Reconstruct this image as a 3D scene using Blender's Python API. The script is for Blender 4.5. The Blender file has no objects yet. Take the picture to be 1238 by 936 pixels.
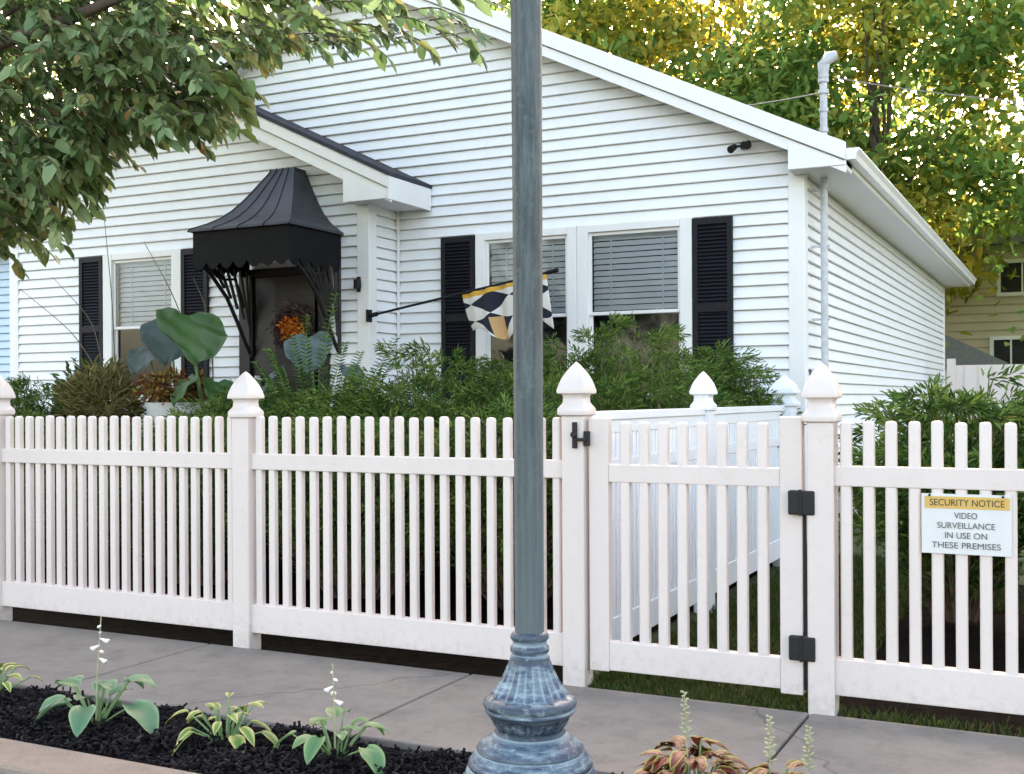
import bpy, math, random
import numpy as np
from mathutils import Vector
R = math.radians
random.seed(7)
rng = np.random.default_rng(11)
scene = bpy.context.scene
col = scene.collection

# ------------------------------------------------------------------ helpers
class MB:
    """collects polygons in world coordinates"""
    def __init__(s):
        s.v = []; s.f = []
    def add(s, vs, fs):
        n = len(s.v); s.v += [tuple(map(float, p)) for p in vs]
        s.f += [tuple(n + i for i in f) for f in fs]; return s
    def box(s, x0, x1, y0, y1, z0, z1):
        return s.add([(x0,y0,z0),(x1,y0,z0),(x1,y1,z0),(x0,y1,z0),(x0,y0,z1),(x1,y0,z1),(x1,y1,z1),(x0,y1,z1)],
                     [(0,3,2,1),(4,5,6,7),(0,1,5,4),(1,2,6,5),(2,3,7,6),(3,0,4,7)])
    def prism_y(s, poly, y0, y1):          # poly of (x,z) seen from the street, counter-clockwise
        n = len(poly)
        vs = [(x,y0,z) for x,z in poly] + [(x,y1,z) for x,z in poly]
        fs = [tuple(range(n)), tuple(reversed(range(n, 2*n)))]
        fs += [(i, i+n, (i+1)%n+n, (i+1)%n) for i in range(n)]
        return s.add(vs, fs)
    def prism_z(s, poly, z0, z1):
        n = len(poly)
        vs = [(x,y,z0) for x,y in poly] + [(x,y,z1) for x,y in poly]
        fs = [tuple(reversed(range(n))), tuple(range(n, 2*n))]
        fs += [(i, (i+1)%n, (i+1)%n+n, i+n) for i in range(n)]
        return s.add(vs, fs)
    def tube(s, pts, rad, n=8, caps=True):
        pts = [Vector(p) for p in pts]; rings = []
        if not isinstance(rad, (list, tuple)): rad = [rad]*len(pts)
        up = Vector((0.13,0.31,0.94)).normalized()
        for i, p in enumerate(pts):
            d = (pts[min(i+1,len(pts)-1)] - pts[max(i-1,0)]).normalized()
            if abs(d.dot(up)) > .98: a = d.cross(Vector((1,0,0))).normalized()
            else: a = d.cross(up).normalized()
            b = d.cross(a)
            rings.append([p + (a*math.cos(t)+b*math.sin(t))*rad[i] for t in [2*math.pi*k/n for k in range(n)]])
        vs = [q for r in rings for q in r]; fs = []
        for i in range(len(pts)-1):
            for k in range(n):
                fs.append((i*n+k, i*n+(k+1)%n, (i+1)*n+(k+1)%n, (i+1)*n+k))
        if caps:
            fs.append(tuple(reversed(range(n)))); fs.append(tuple(range((len(pts)-1)*n, len(pts)*n)))
        return s.add(vs, fs)
    def lathe(s, cx, cy, prof, n=32, flute=None, phase=0.0):   # prof: (radius, z); flute(r,z,angle)->radius
        vs = []; fs = []
        for r, z in prof:
            for k in range(n):
                a = 2*math.pi*k/n + phase
                rr = flute(r, z, a) if flute else r
                vs.append((cx+rr*math.cos(a), cy+rr*math.sin(a), z))
        m = len(prof)
        for i in range(m-1):
            for k in range(n):
                fs.append((i*n+k, i*n+(k+1)%n, (i+1)*n+(k+1)%n, (i+1)*n+k))
        fs.append(tuple(reversed(range(n)))); fs.append(tuple(range((m-1)*n, m*n)))
        return s.add(vs, fs)

def wloc(p):
    v = Vector((0,0,0))
    while p is not None: v = v + p.location; p = p.parent
    return v
def tag(o, label=None, cat=None, group=None, kind=None):
    if label: o['label'] = label
    if cat: o['category'] = cat
    if group: o['group'] = group
    if kind: o['kind'] = kind
    return o
def empty(name, loc, label=None, cat=None, group=None):
    o = bpy.data.objects.new(name, None); o.location = loc; o.empty_display_size = .2
    col.objects.link(o); return tag(o, label, cat, group)
def obj(name, mb, mat, parent=None, smooth=False, bevel=0, loc=None):
    me = bpy.data.meshes.new(name)
    off = wloc(parent) if parent else Vector(loc or (0,0,0))
    me.from_pydata([(x-off.x, y-off.y, z-off.z) for x,y,z in mb.v], [], mb.f); me.validate(); me.update()
    o = bpy.data.objects.new(name, me); col.objects.link(o)
    if parent: o.parent = parent
    elif loc: o.location = loc
    me.materials.append(mat)
    if smooth:
        me.shade_smooth()
        if smooth != True: me.set_sharp_from_angle(angle=R(smooth))
    if bevel:
        b = o.modifiers.new('bevel','BEVEL'); b.width = bevel; b.segments = 2; b.limit_method = 'ANGLE'; b.angle_limit = R(40)
    return o
def npmesh(name, V, F, mat, parent=None, smooth=False, loc=None):
    """V (n,3) world, F (m,4) quads"""
    off = np.array(wloc(parent) if parent else (loc or (0,0,0)))
    me = bpy.data.meshes.new(name)
    me.vertices.add(len(V)); me.vertices.foreach_set('co', (V-off).astype(np.float32).ravel())
    k = F.shape[1]
    me.loops.add(F.size); me.loops.foreach_set('vertex_index', F.astype(np.int32).ravel())
    me.polygons.add(len(F)); me.polygons.foreach_set('loop_start', (np.arange(len(F))*k).astype(np.int32))
    me.update(calc_edges=True)
    me.materials.append(mat)
    if smooth: me.shade_smooth()
    o = bpy.data.objects.new(name, me); col.objects.link(o)
    if parent: o.parent = parent
    elif loc: o.location = loc
    return o
def copy_tree(o, parent=None, loc=None):
    c = o.copy(); col.objects.link(c); c.parent = parent
    if loc: c.location = loc
    for ch in list(o.children): copy_tree(ch, c)
    return c

# ------------------------------------------------------------------ materials
def newmat(name):
    m = bpy.data.materials.new(name); m.use_nodes = True
    nt = m.node_tree; b = nt.nodes['Principled BSDF']; return m, nt, b
def noise(nt, scale, detail=4, rough=.6, vec=None, coord='Object', stretch=None):
    n = nt.nodes.new('ShaderNodeTexNoise'); n.inputs['Scale'].default_value = scale
    n.inputs['Detail'].default_value = detail; n.inputs['Roughness'].default_value = rough
    tc = nt.nodes.new('ShaderNodeTexCoord')
    if coord == 'World':
        g = nt.nodes.new('ShaderNodeNewGeometry'); src = g.outputs['Position']
    else: src = tc.outputs[coord]
    if stretch:
        mp = nt.nodes.new('ShaderNodeMapping'); mp.inputs['Scale'].default_value = stretch
        nt.links.new(src, mp.inputs[0]); src = mp.outputs[0]
    nt.links.new(src, n.inputs['Vector']); return n.outputs['Fac']
def ramp(nt, fac, stops):
    r = nt.nodes.new('ShaderNodeValToRGB'); e = r.color_ramp.elements
    while len(e) < len(stops): e.new(.5)
    for i, (p, c) in enumerate(stops):
        e[i].position = p; e[i].color = (*c, 1) if len(c) == 3 else c
    nt.links.new(fac, r.inputs[0]); return r.outputs[0]
def mixc(nt, a, b, fac, mode='MIX'):
    m = nt.nodes.new('ShaderNodeMix'); m.data_type = 'RGBA'; m.blend_type = mode
    for s, v in ((m.inputs[6], a), (m.inputs[7], b), (m.inputs[0], fac)):
        if isinstance(v, (tuple, list)): s.default_value = (*v, 1)
        elif isinstance(v, (int, float)): s.default_value = v
        else: nt.links.new(v, s)
    return m.outputs[2]
def bump(nt, b, h, strength=.3, dist=.01):
    n = nt.nodes.new('ShaderNodeBump'); n.inputs['Strength'].default_value = strength; n.inputs['Distance'].default_value = dist
    nt.links.new(h, n.inputs['Height']); nt.links.new(n.outputs[0], b.inputs['Normal'])
def simple(name, c, rough=.5, var=.12, scale=6, metal=0, bmp=0, bscale=60, stretch=None, spec=.5, c2=None):
    m, nt, b = newmat(name)
    f = noise(nt, scale, 5, .6, coord='World', stretch=stretch)
    lo = tuple(x*(1-var) for x in c) if c2 is None else c2; hi = tuple(min(1,x*(1+var)) for x in c)
    nt.links.new(ramp(nt, f, [(.3, lo), (.7, hi)]), b.inputs['Base Color'])
    b.inputs['Roughness'].default_value = rough; b.inputs['Metallic'].default_value = metal
    b.inputs['Specular IOR Level'].default_value = spec
    if bmp: bump(nt, b, noise(nt, bscale, 4, .6, coord='World'), bmp, .005)
    return m
def leafmat(name, stops, trans=.35, rough=.5, clump=None, cscale=.8, spec=.3):
    """per-leaf colour from Random Per Island, mixed with larger clumps of colour"""
    m, nt, b = newmat(name)
    g = nt.nodes.new('ShaderNodeNewGeometry')
    c = ramp(nt, g.outputs['Random Per Island'], stops)
    if clump:
        f = noise(nt, cscale, 3, .6, coord='World')
        f2 = ramp(nt, f, [(.42,(0,0,0)),(.6,(1,1,1))])
        mth = nt.nodes.new('ShaderNodeMath'); mth.operation = 'MULTIPLY'; mth.inputs[1].default_value = .8
        nt.links.new(f2, mth.inputs[0])
        c2 = ramp(nt, g.outputs['Random Per Island'], clump)
        c = mixc(nt, c, c2, mth.outputs[0])
    nt.links.new(c, b.inputs['Base Color']); b.inputs['Roughness'].default_value = rough
    b.inputs['Specular IOR Level'].default_value = spec
    t = nt.nodes.new('ShaderNodeBsdfTranslucent'); nt.links.new(c, t.inputs[0])
    mx = nt.nodes.new('ShaderNodeMixShader'); mx.inputs[0].default_value = trans
    nt.links.new(b.outputs[0], mx.inputs[1]); nt.links.new(t.outputs[0], mx.inputs[2])
    nt.links.new(mx.outputs[0], nt.nodes['Material Output'].inputs[0]); return m

M = {}
def vinyl(name, c, dirt, rough=.38, splash=False):
    m, nt, b = newmat(name)
    f = noise(nt, 2.3, 6, .65, coord='World', stretch=(1,1,.6))
    f2 = noise(nt, 22, 5, .7, coord='World')
    a = ramp(nt, f, [(.35, tuple(x*.94 for x in c)), (.65, c)])
    a = mixc(nt, a, dirt, ramp(nt, f2, [(.55,(0,0,0)),(.85,(.35,.35,.35))]))
    f3 = noise(nt, 9, 6, .75, coord='World', stretch=(1,1,.25))
    a = mixc(nt, a, dirt, ramp(nt, f3, [(.60,(0,0,0)),(.80,(.32,.32,.32))]))
    if splash:
        g = nt.nodes.new('ShaderNodeNewGeometry'); sp = nt.nodes.new('ShaderNodeSeparateXYZ'); nt.links.new(g.outputs['Position'], sp.inputs[0])
        mr = nt.nodes.new('ShaderNodeMapRange'); mr.inputs[1].default_value = .32; mr.inputs[2].default_value = .02; nt.links.new(sp.outputs[2], mr.inputs[0])
        f4 = noise(nt, 26, 6, .8, coord='World'); mu = nt.nodes.new('ShaderNodeMath'); mu.operation = 'MULTIPLY_ADD'
        nt.links.new(mr.outputs[0], mu.inputs[0]); mu.inputs[1].default_value = .32; nt.links.new(f4, mu.inputs[2])
        a = mixc(nt, a, (.30,.26,.19), ramp(nt, mu.outputs[0], [(.70,(0,0,0)),(.90,(.28,.28,.28))]))
    nt.links.new(a, b.inputs['Base Color']); b.inputs['Roughness'].default_value = rough
    bump(nt, b, noise(nt, 120, 3, .6, coord='World'), .06, .002)
    return m
M['siding'] = vinyl('white_vinyl_siding', (.865,.88,.905), (.78,.78,.77), .45)
M['trim'] = vinyl('white_trim', (.85,.85,.85), (.72,.71,.69), .35)
M['soffit'] = vinyl('soffit_metal', (.74,.74,.73), (.6,.59,.56), .5)
M['fence'] = vinyl('fence_vinyl', (.70,.62,.58), (.50,.42,.36), .35, True)
M['innerfence'] = vinyl('skylit_fence_vinyl', (.76,.79,.82), (.62,.62,.62), .35)  # bluish sky light is put into this vinyl's colour
M['blue_siding'] = vinyl('pale_blue_siding', (.52,.66,.80), (.5,.6,.7), .5)
M['beige'] = vinyl('beige_siding', (.58,.52,.40), (.48,.42,.32), .55)
M['black'] = simple('black_painted_panel', (.0055,.0055,.010), .55, .3, 8, spec=.3)
M['valance'] = simple('black_valance', (.004,.004,.005), .7, .4, 8, spec=.2)
M['hinge'] = simple('black_hardware', (.004,.004,.005), .6, .3, 30)
M['shingle'] = simple('dark_shingle', (.03,.033,.045), .85, .5, 40, bmp=.6, bscale=50)
M['greyroof'] = simple('grey_shingle', (.18,.19,.18), .85, .25, 20, bmp=.6, bscale=50)
M['metalroof'] = simple('awning_metal', (.026,.029,.038), .45, .35, 5, metal=.0, bmp=.15, bscale=14)
M['door'] = simple('dark_door_paint', (.009,.006,.007), .4, .5, 6)
M['iron'] = simple('black_iron', (.007,.006,.007), .55, .4, 15)
M['interior'] = simple('dark_room', (.03,.028,.03), .9, .3, 2)
M['blind'] = simple('white_blind', (.78,.80,.83), .6, .08, 4)
M['galv'] = simple('weathered_conduit', (.50,.52,.55), .45, .2, 14, metal=.0)
M['cable'] = simple('grey_cable', (.25,.24,.23), .6, .2, 10)
M['soil'] = simple('soil_with_shade', (.010,.008,.006), 1, .6, 18, bmp=1, bscale=60, spec=.03)  # near black: the hedge's shade is put into the soil colour
M['bark'] = simple('tree_bark', (.10,.075,.055), .9, .4, 12, bmp=1, bscale=30, stretch=(1,1,.25))
M['twig'] = simple('twig_bark', (.13,.09,.06), .8, .3, 20)
M['asphalt'] = simple('road_asphalt', (.05,.05,.05), .9, .25, 60, bmp=.8, bscale=220)
M['terra'] = simple('white_ceramic', (.7,.71,.72), .4, .1, 6)
M['stone'] = simple('foundation_block', (.3,.29,.28), .85, .2, 9, bmp=.5)
M['whiteflower'] = simple('white_petal', (.8,.78,.74), .6, .05, 9)
M['stalk'] = simple('pale_stalk', (.35,.36,.22), .6, .2, 20)
M['hostastalk'] = simple('green_stalk', (.16,.26,.10), .6, .2, 20)
M['signwhite'] = simple('sign_plastic', (.66,.665,.655), .4, .04, 8)
M['signyellow'] = simple('sign_yellow_band', (.62,.40,.10), .4, .05, 8)
M['signink'] = simple('sign_black_ink', (.03,.03,.03), .5, .1, 8)
M['inkgrey'] = simple('sign_faded_ink', (.09,.09,.09), .5, .1, 8)
M['gold'] = simple('dull_orange_fabric', (.70,.36,.06), .8, .12, 30)

def glass():
    m, nt, b = newmat('window_glass')
    nt.nodes.remove(b)
    tr = nt.nodes.new('ShaderNodeBsdfTransparent'); tr.inputs[0].default_value = (.84,.87,.90,1)
    gl = nt.nodes.new('ShaderNodeBsdfGlossy'); gl.inputs['Roughness'].default_value = .06; gl.inputs[0].default_value = (.9,.95,1,1)
    fr = nt.nodes.new('ShaderNodeFresnel'); fr.inputs[0].default_value = 1.6
    bn = nt.nodes.new('ShaderNodeBump'); bn.inputs['Strength'].default_value = .06
    nt.links.new(noise(nt, 3, 2, .5, coord='World'), bn.inputs['Height']); nt.links.new(bn.outputs[0], gl.inputs['Normal'])
    mx = nt.nodes.new('ShaderNodeMixShader')
    nt.links.new(fr.outputs[0], mx.inputs[0]); nt.links.new(tr.outputs[0], mx.inputs[1]); nt.links.new(gl.outputs[0], mx.inputs[2])
    nt.links.new(mx.outputs[0], nt.nodes['Material Output'].inputs[0]); return m
M['glass'] = glass()

def concrete(name, c, warm, jointless=True):
    m, nt, b = newmat(name)
    f = noise(nt, 1.1, 6, .65, coord='World'); f2 = noise(nt, 150, 4, .75, coord='World'); f3 = noise(nt, 5, 6, .75, coord='World'); f5 = noise(nt, 420, 2, .6, coord='World')
    a = ramp(nt, f, [(.3, c), (.7, warm)])
    a = mixc(nt, a, tuple(x*.6 for x in c), ramp(nt, f3, [(.45,(0,0,0)),(.75,(.75,.75,.75))]))
    a = mixc(nt, a, (.42,.38,.33), ramp(nt, f2, [(.58,(0,0,0)),(.70,(.6,.6,.6))]))
    a = mixc(nt, a, (.045,.035,.03), ramp(nt, f2, [(.30,(.75,.75,.75)),(.42,(0,0,0))]))
    a = mixc(nt, a, (.30,.27,.24), ramp(nt, f5, [(.55,(0,0,0)),(.7,(.5,.5,.5))]))
    v = nt.nodes.new('ShaderNodeTexVoronoi'); v.feature = 'DISTANCE_TO_EDGE'; v.inputs['Scale'].default_value = .28
    g = nt.nodes.new('ShaderNodeNewGeometry'); vm = nt.nodes.new('ShaderNodeVectorMath'); vm.operation = 'MULTIPLY_ADD'
    n3 = nt.nodes.new('ShaderNodeTexNoise'); n3.inputs['Scale'].default_value = 5; n3.inputs['Detail'].default_value = 6; nt.links.new(g.outputs['Position'], n3.inputs['Vector'])
    nt.links.new(n3.outputs['Color'], vm.inputs[0]); vm.inputs[1].default_value = (.25,.25,.25); nt.links.new(g.outputs['Position'], vm.inputs[2]); nt.links.new(vm.outputs[0], v.inputs['Vector'])
    a = mixc(nt, a, (.05,.04,.035), ramp(nt, v.outputs['Distance'], [(0,(.5,.5,.5)),(.0022,(0,0,0))]))
    nt.links.new(a, b.inputs['Base Color']); b.inputs['Roughness'].default_value = .85; b.inputs['Specular IOR Level'].default_value = .3
    bump(nt, b, f2, .5, .004); return m
M['walk'] = concrete('sidewalk_concrete', (.222,.192,.166), (.30,.256,.216))
M['kerb'] = concrete('kerb_concrete', (.22,.19,.155), (.27,.205,.155))

def ground_mat():
    m, nt, b = newmat('lawn_ground')
    f = noise(nt, 1.5, 5, .6, coord='World'); f2 = noise(nt, 40, 4, .7, coord='World')
    a = ramp(nt, f, [(.3,(.035,.055,.015)),(.7,(.07,.09,.025))])
    a = mixc(nt, a, (.08,.06,.03), ramp(nt, f2, [(.5,(0,0,0)),(.75,(.7,.7,.7))]))
    nt.links.new(a, b.inputs['Base Color']); b.inputs['Roughness'].default_value = .95
    bump(nt, b, f2, .8, .02); return m
M['lawn'] = ground_mat()
M['mulch'] = leafmat('bark_mulch', [(0,(.006,.005,.006)),(.6,(.016,.014,.016)),(.92,(.03,.026,.028)),(1,(.05,.045,.04))], 0, .85, spec=.12)
M['mulchbed'] = simple('mulch_bed', (.008,.007,.008), 1, .5, 60, bmp=1, bscale=70, spec=.05)
M['grassblade'] = leafmat('grass_blades', [(0,(.035,.06,.012)),(.5,(.06,.10,.02)),(1,(.14,.13,.04))], .3, .6)
M['juniper'] = leafmat('juniper_needles', [(0,(.022,.058,.014)),(.45,(.055,.125,.026)),(.8,(.125,.215,.042)),(.97,(.21,.31,.07)),(1,(.18,.12,.05))], .25, .6,
                       clump=[(0,(.075,.145,.025)),(.6,(.16,.26,.055)),(1,(.29,.37,.10))], cscale=2.2, spec=.2)
M['shrub'] = leafmat('broad_shrub_leaves', [(0,(.03,.07,.02)),(.6,(.06,.13,.03)),(1,(.12,.20,.05))], .3, .5)
M['olive'] = leafmat('olive_plume_leaves', [(0,(.10,.11,.04)),(.5,(.26,.25,.10)),(1,(.42,.36,.16))], .3, .6)
M['coleus'] = leafmat('coleus_leaves', [(0,(.13,.025,.012)),(.35,(.20,.07,.02)),(.6,(.28,.20,.04)),(.85,(.42,.36,.09)),(1,(.12,.03,.02))], .25, .5)
M['elephant'] = None
M['streetleaf'] = leafmat('street_tree_leaves', [(0,(.05,.10,.03)),(.35,(.12,.20,.07)),(.7,(.21,.31,.14)),(.92,(.32,.42,.19)),(.98,(.20,.15,.05)),(1,(.18,.06,.03))], .3, .42,
                          clump=[(0,(.09,.13,.03)),(.6,(.19,.24,.05)),(1,(.34,.29,.06))], cscale=.55, spec=.5)
def bgleaf(name, a, b_, cs=.45):
    return leafmat(name, a, .62, .6, clump=b_, cscale=cs, spec=.15)
G1 = [(0,(.06,.13,.03)),(.5,(.16,.29,.065)),(1,(.34,.50,.16))]
Y1 = [(0,(.24,.26,.03)),(.5,(.58,.48,.05)),(.88,(.80,.64,.12)),(1,(.40,.20,.04))]
M['bg_green'] = bgleaf('green_canopy_leaves', G1, [(0,(.11,.18,.03)),(.7,(.26,.36,.07)),(1,(.50,.48,.10))])
M['bg_yellow'] = bgleaf('yellowing_canopy_leaves', [(0,(.09,.15,.03)),(.5,(.22,.28,.05)),(1,(.42,.38,.07))], Y1, .55)
M['bg_mixed'] = bgleaf('turning_canopy_leaves', G1, Y1, .5)

# ------------------------------------------------------------------ leaf cloud
OVAL = np.array([(0,0,0),(.30,.5,.10),(.72,.36,.06),(1,0,-.06),(.72,-.36,.06),(.30,-.5,.10)])
OVALF = np.array([(0,1,2,3),(0,3,4,5)])
def leafcloud(P, D, L, W, up=None, template=OVAL, tf=OVALF, roll=1.0, r=rng):
    """P (n,3) bases, D (n,3) axis directions, L and W (n,) sizes"""
    n = len(P); D = D/np.linalg.norm(D, axis=1, keepdims=True)
    upv = np.tile(np.array([0,0,1.0]), (n,1)) if up is None else up
    upv = upv + r.normal(0, roll*.6, (n,3))
    S = np.cross(D, upv); S /= np.linalg.norm(S, axis=1, keepdims=True)+1e-9
    N = np.cross(S, D)
    t = template
    V = P[:,None,:] + D[:,None,:]*(t[None,:,0,None]*L[:,None,None]) + S[:,None,:]*(t[None,:,1,None]*W[:,None,None]) + N[:,None,:]*(t[None,:,2,None]*L[:,None,None])
    F = tf[None] + (np.arange(n)*len(t))[:,None,None]
    return V.reshape(-1,3), F.reshape(-1, tf.shape[1])
def rand_dirs(n, r=rng):
    d = r.normal(size=(n,3)); return d/np.linalg.norm(d, axis=1, keepdims=True)

# ------------------------------------------------------------------ camera, world, light
cam = bpy.data.cameras.new('camera'); cam.sensor_width = 36; cam.lens = 1390/1238*36
cam.shift_y = 14/1238; cam.clip_end = 2000; cam.clip_start = .05
co = bpy.data.objects.new('camera', cam); col.objects.link(co)
from mathutils import Matrix
yaw, roll = R(26.3), R(.3)
R0 = Vector((math.cos(yaw), math.sin(yaw), 0)); Fw = Vector((-math.sin(yaw), math.cos(yaw), 0)); U0 = Vector((0,0,1))
Rt = R0*math.cos(roll) - U0*math.sin(roll); Up = R0*math.sin(roll) + U0*math.cos(roll)
co.matrix_world = Matrix(((Rt.x,Up.x,-Fw.x,0),(Rt.y,Up.y,-Fw.y,0),(Rt.z,Up.z,-Fw.z,1.27),(0,0,0,1)))
scene.camera = co

SUN_EL, SUN_AZ = 24, -22          # azimuth from +Y (away from the street) towards +X
w = bpy.data.worlds.new('World'); scene.world = w; w.use_nodes = True
nt = w.node_tree; sky = nt.nodes.new('ShaderNodeTexSky'); sky.sky_type = 'NISHITA'; sky.sun_disc = False
sky.sun_elevation = R(SUN_EL); sky.sun_rotation = R(SUN_AZ); sky.air_density = 1.0; sky.dust_density = 3.5; sky.ozone_density = .6
wb = nt.nodes.new('ShaderNodeMix'); wb.data_type = 'RGBA'; wb.blend_type = 'MULTIPLY'; wb.inputs[0].default_value = 1
wb.inputs[7].default_value = (1.20,1.0,.84,1)      # hazy, warm evening sky
nt.links.new(sky.outputs[0], wb.inputs[6]); nt.links.new(wb.outputs[2], nt.nodes['Background'].inputs[0]); nt.nodes['Background'].inputs[1].default_value = .15
sd = bpy.data.lights.new('sun', 'SUN'); sd.energy = 3.6; sd.angle = R(.6); sd.color = (1,.90,.76)
so = bpy.data.objects.new('sun', sd); col.objects.link(so)
sv = Vector((math.sin(R(SUN_AZ))*math.cos(R(SUN_EL)), math.cos(R(SUN_AZ))*math.cos(R(SUN_EL)), math.sin(R(SUN_EL))))
so.rotation_euler = sv.to_track_quat('Z','Y').to_euler(); so.location = (0,0,20)
vs = scene.view_settings; vs.view_transform = 'Standard'; vs.look = 'None'; vs.gamma = 1; vs.exposure = 2.87
vs.use_curve_mapping = False
scene.render.engine = 'CYCLES'
cy = scene.cycles; cy.max_bounces = 6; cy.diffuse_bounces = 3; cy.glossy_bounces = 2; cy.transmission_bounces = 3
cy.transparent_max_bounces = 6; cy.use_denoising = True; cy.sample_clamp_indirect = 6

# ------------------------------------------------------------------ the ground
FY = 4.72                                             # fence line
def sheet(name, x0,x1,y0,y1,z, mat, kind='structure'):
    mb = MB(); mb.add([(x0,y0,z),(x1,y0,z),(x1,y1,z),(x0,y1,z)], [(0,1,2,3)])
    return tag(obj(name, mb, mat), kind=kind)
sheet('ground', -500,500,-500,500,-.16, M['lawn'])
mb = MB(); mb.box(-60,60, 4.69,80, -.3,-.03)
tag(obj('yard', mb, M['lawn']), kind='structure')
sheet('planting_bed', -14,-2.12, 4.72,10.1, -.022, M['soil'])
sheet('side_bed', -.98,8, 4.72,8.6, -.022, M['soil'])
sheet('road', -80,80,-12,2.80,-.14, M['asphalt'])
mb = MB()
def slab_row(mb, xs, y0, y1, z0, z1, g=.006):
    for a, b in zip(xs[:-1], xs[1:]): mb.box(a+g, b-g, y0, y1, z0, z1)
xs = [-2.53 + 1.55*k for k in range(-20, 22)]
slab_row(mb, xs, 3.64, 4.68, -.3, 0)
tag(obj('sidewalk', mb, M['walk'], bevel=.008), kind='structure')
mb = MB(); slab_row(mb, [-2.0+2.4*k for k in range(-12,13)], 2.78, 3.04, -.4, .005)
tag(obj('kerb', mb, M['kerb'], bevel=.02), kind='structure')
mb = MB(); mb.box(-31,31, 3.042,3.638, -.3,-.028)
tag(obj('mulch_strip', mb, M['mulchbed']), kind='structure')
# mulch chips
n = 26000
P = np.stack([rng.uniform(-6,1.5,n), rng.uniform(3.05,3.63,n), rng.uniform(-.03,.0,n)],1)
P[:,2] += .018*np.sin(P[:,0]*9)*np.cos(P[:,1]*14)
e = np.minimum(P[:,1]-3.05, 3.63-P[:,1]); P[:,2] += np.minimum(e*.18,.03)-.005
D = rand_dirs(n); D[:,2] *= .45
chip = np.array([(0,-.5,0),(1,-.4,.02),(1,.5,-.02),(0,.4,.03),(0,-.5,-.16),(1,-.4,-.14),(1,.5,-.18),(0,.4,-.13)])
chf = np.array([(0,1,2,3),(0,4,5,1),(1,5,6,2),(2,6,7,3),(3,7,4,0)])
V,F = leafcloud(P, D, rng.uniform(.010,.034,n), rng.uniform(.005,.012,n), template=chip, tf=chf)
tag(npmesh('mulch', V, F, M['mulch']), kind='stuff', label='black shredded bark mulch between the kerb and the sidewalk', cat='mulch')
# grass behind the gate and beyond the fence
n = 46000
X = np.concatenate([rng.uniform(-2.0,6,n//2), rng.uniform(-2.0,-.4,n//2)])
Yg = np.concatenate([4.7+rng.exponential(3.2,n//2)+.02, rng.uniform(4.7,9.5,n//2)])
keep = Yg < 20; keep &= ~((X < -1.9)&(Yg>10)); keep &= ~((X>-.93)&(Yg<7.4)&(Yg>4.8))
P = np.stack([X[keep],Yg[keep],np.full(keep.sum(),-.03)],1); n = len(P)
D = rand_dirs(n)*.5; D[:,2] = 1
V,F = leafcloud(P, D, rng.uniform(.025,.065,n), rng.uniform(.004,.008,n))
tag(npmesh('lawn_grass', V, F, M['grassblade']), kind='stuff', label='short green grass of the lawn behind the gate', cat='grass')
# a few grass and weed tufts in the soil strip under the fence
n = 9000
n = 4200; P = np.stack([np.concatenate([rng.uniform(-2.0,-.9,3000), rng.uniform(-.9,2.5,1200)]), 4.69+np.abs(rng.normal(0,.09,n)), np.full(n,-.03)],1)
D = rand_dirs(n)*.8; D[:,2] = 1; D[:,1] += .2
V,F = leafcloud(P, D, rng.uniform(.015,.05,n), rng.uniform(.003,.007,n))
tag(npmesh('edge_grass', V, F, M['grassblade']), kind='stuff', label='thin weedy grass under the fence along the sidewalk edge', cat='grass')

# ------------------------------------------------------------------ vinyl siding
def siding(mb, o, u, nrm, z0, ztop, urange, e=.1065, d=.0235, holes=(), under=None):
    """lap siding; o origin (x,y) of u=0, u/nrm horizontal 2D unit vectors; urange(z)->(lo,hi)"""
    def P(uu, z, off): return (o[0]+u[0]*uu+nrm[0]*off, o[1]+u[1]*uu+nrm[1]*off, z)
    k = 0; z = z0
    while z < ztop - 1e-4:
        zt = min(z+e, ztop); a0, b0 = urange(z); a1, b1 = urange(zt)
        segs = [(a0,b0,a1,b1)]
        for (h0,h1,hz0,hz1) in holes:
            if hz1 <= z+.02 or hz0 >= zt-.02: continue
            out = []
            for (p,q,p1,q1) in segs:
                if h1 <= p or h0 >= q: out.append((p,q,p1,q1)); continue
                if h0 > p: out.append((p,h0,p1,h0))
                if h1 < q: out.append((h1,q,h1,q1))
            segs = out
        for (p,q,p1,q1) in segs:
            if q-p < .01: continue
            zm = min(z+.87*e, zt); w1 = max(0, d*(1-(zm-z)/(e*.87)))
            if q1 - p1 < 0: p1 = q1 = (p1+q1)/2
            mb.add([P(p,z,d),P(q,z,d),P(q,z+.006,d+.001),P(p,z+.006,d+.001),
                    P(q1,zm,w1),P(p1,zm,w1),P(p,z,-.014),P(q,z,-.014),P(q1,zt,-.014),P(p1,zt,-.014)],
                   [(0,1,2,3),(3,2,4,5),(6,7,1,0),(5,4,8,9)])
        z = zt; k += 1
def backing(mb, poly3):
    mb.add(poly3, [tuple(range(len(poly3)))])

XL, XR, YM, YW, XW, YB = -11.27, -2.16, 10.08, 9.54, -6.29, 21.57
ZB = .45
SL = .487; SLW = .48
def ztop_main(x):  return 3.37 + SL*(-1.74-x) if x > -6.72 else 3.37 + SL*(x+11.70)
def ztop_wing(x):  return 3.42 + SLW*(-5.87-x) if x > -8.79 else 3.42 + SLW*(x+11.71)
house = empty('house', (-6.7, 10.08, 0), 'single storey white vinyl sided house with black shutters and two street facing gables', 'house')

mb = MB()     # foundation
mb.box(XL+.03, XR-.03, YM+.03, YB-.03, -.3, ZB+.002); mb.box(XL+.03, XW-.03, YW+.03, YM+.02, -.3, ZB+.001)
obj('foundation', mb, M['stone'], house)

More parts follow.
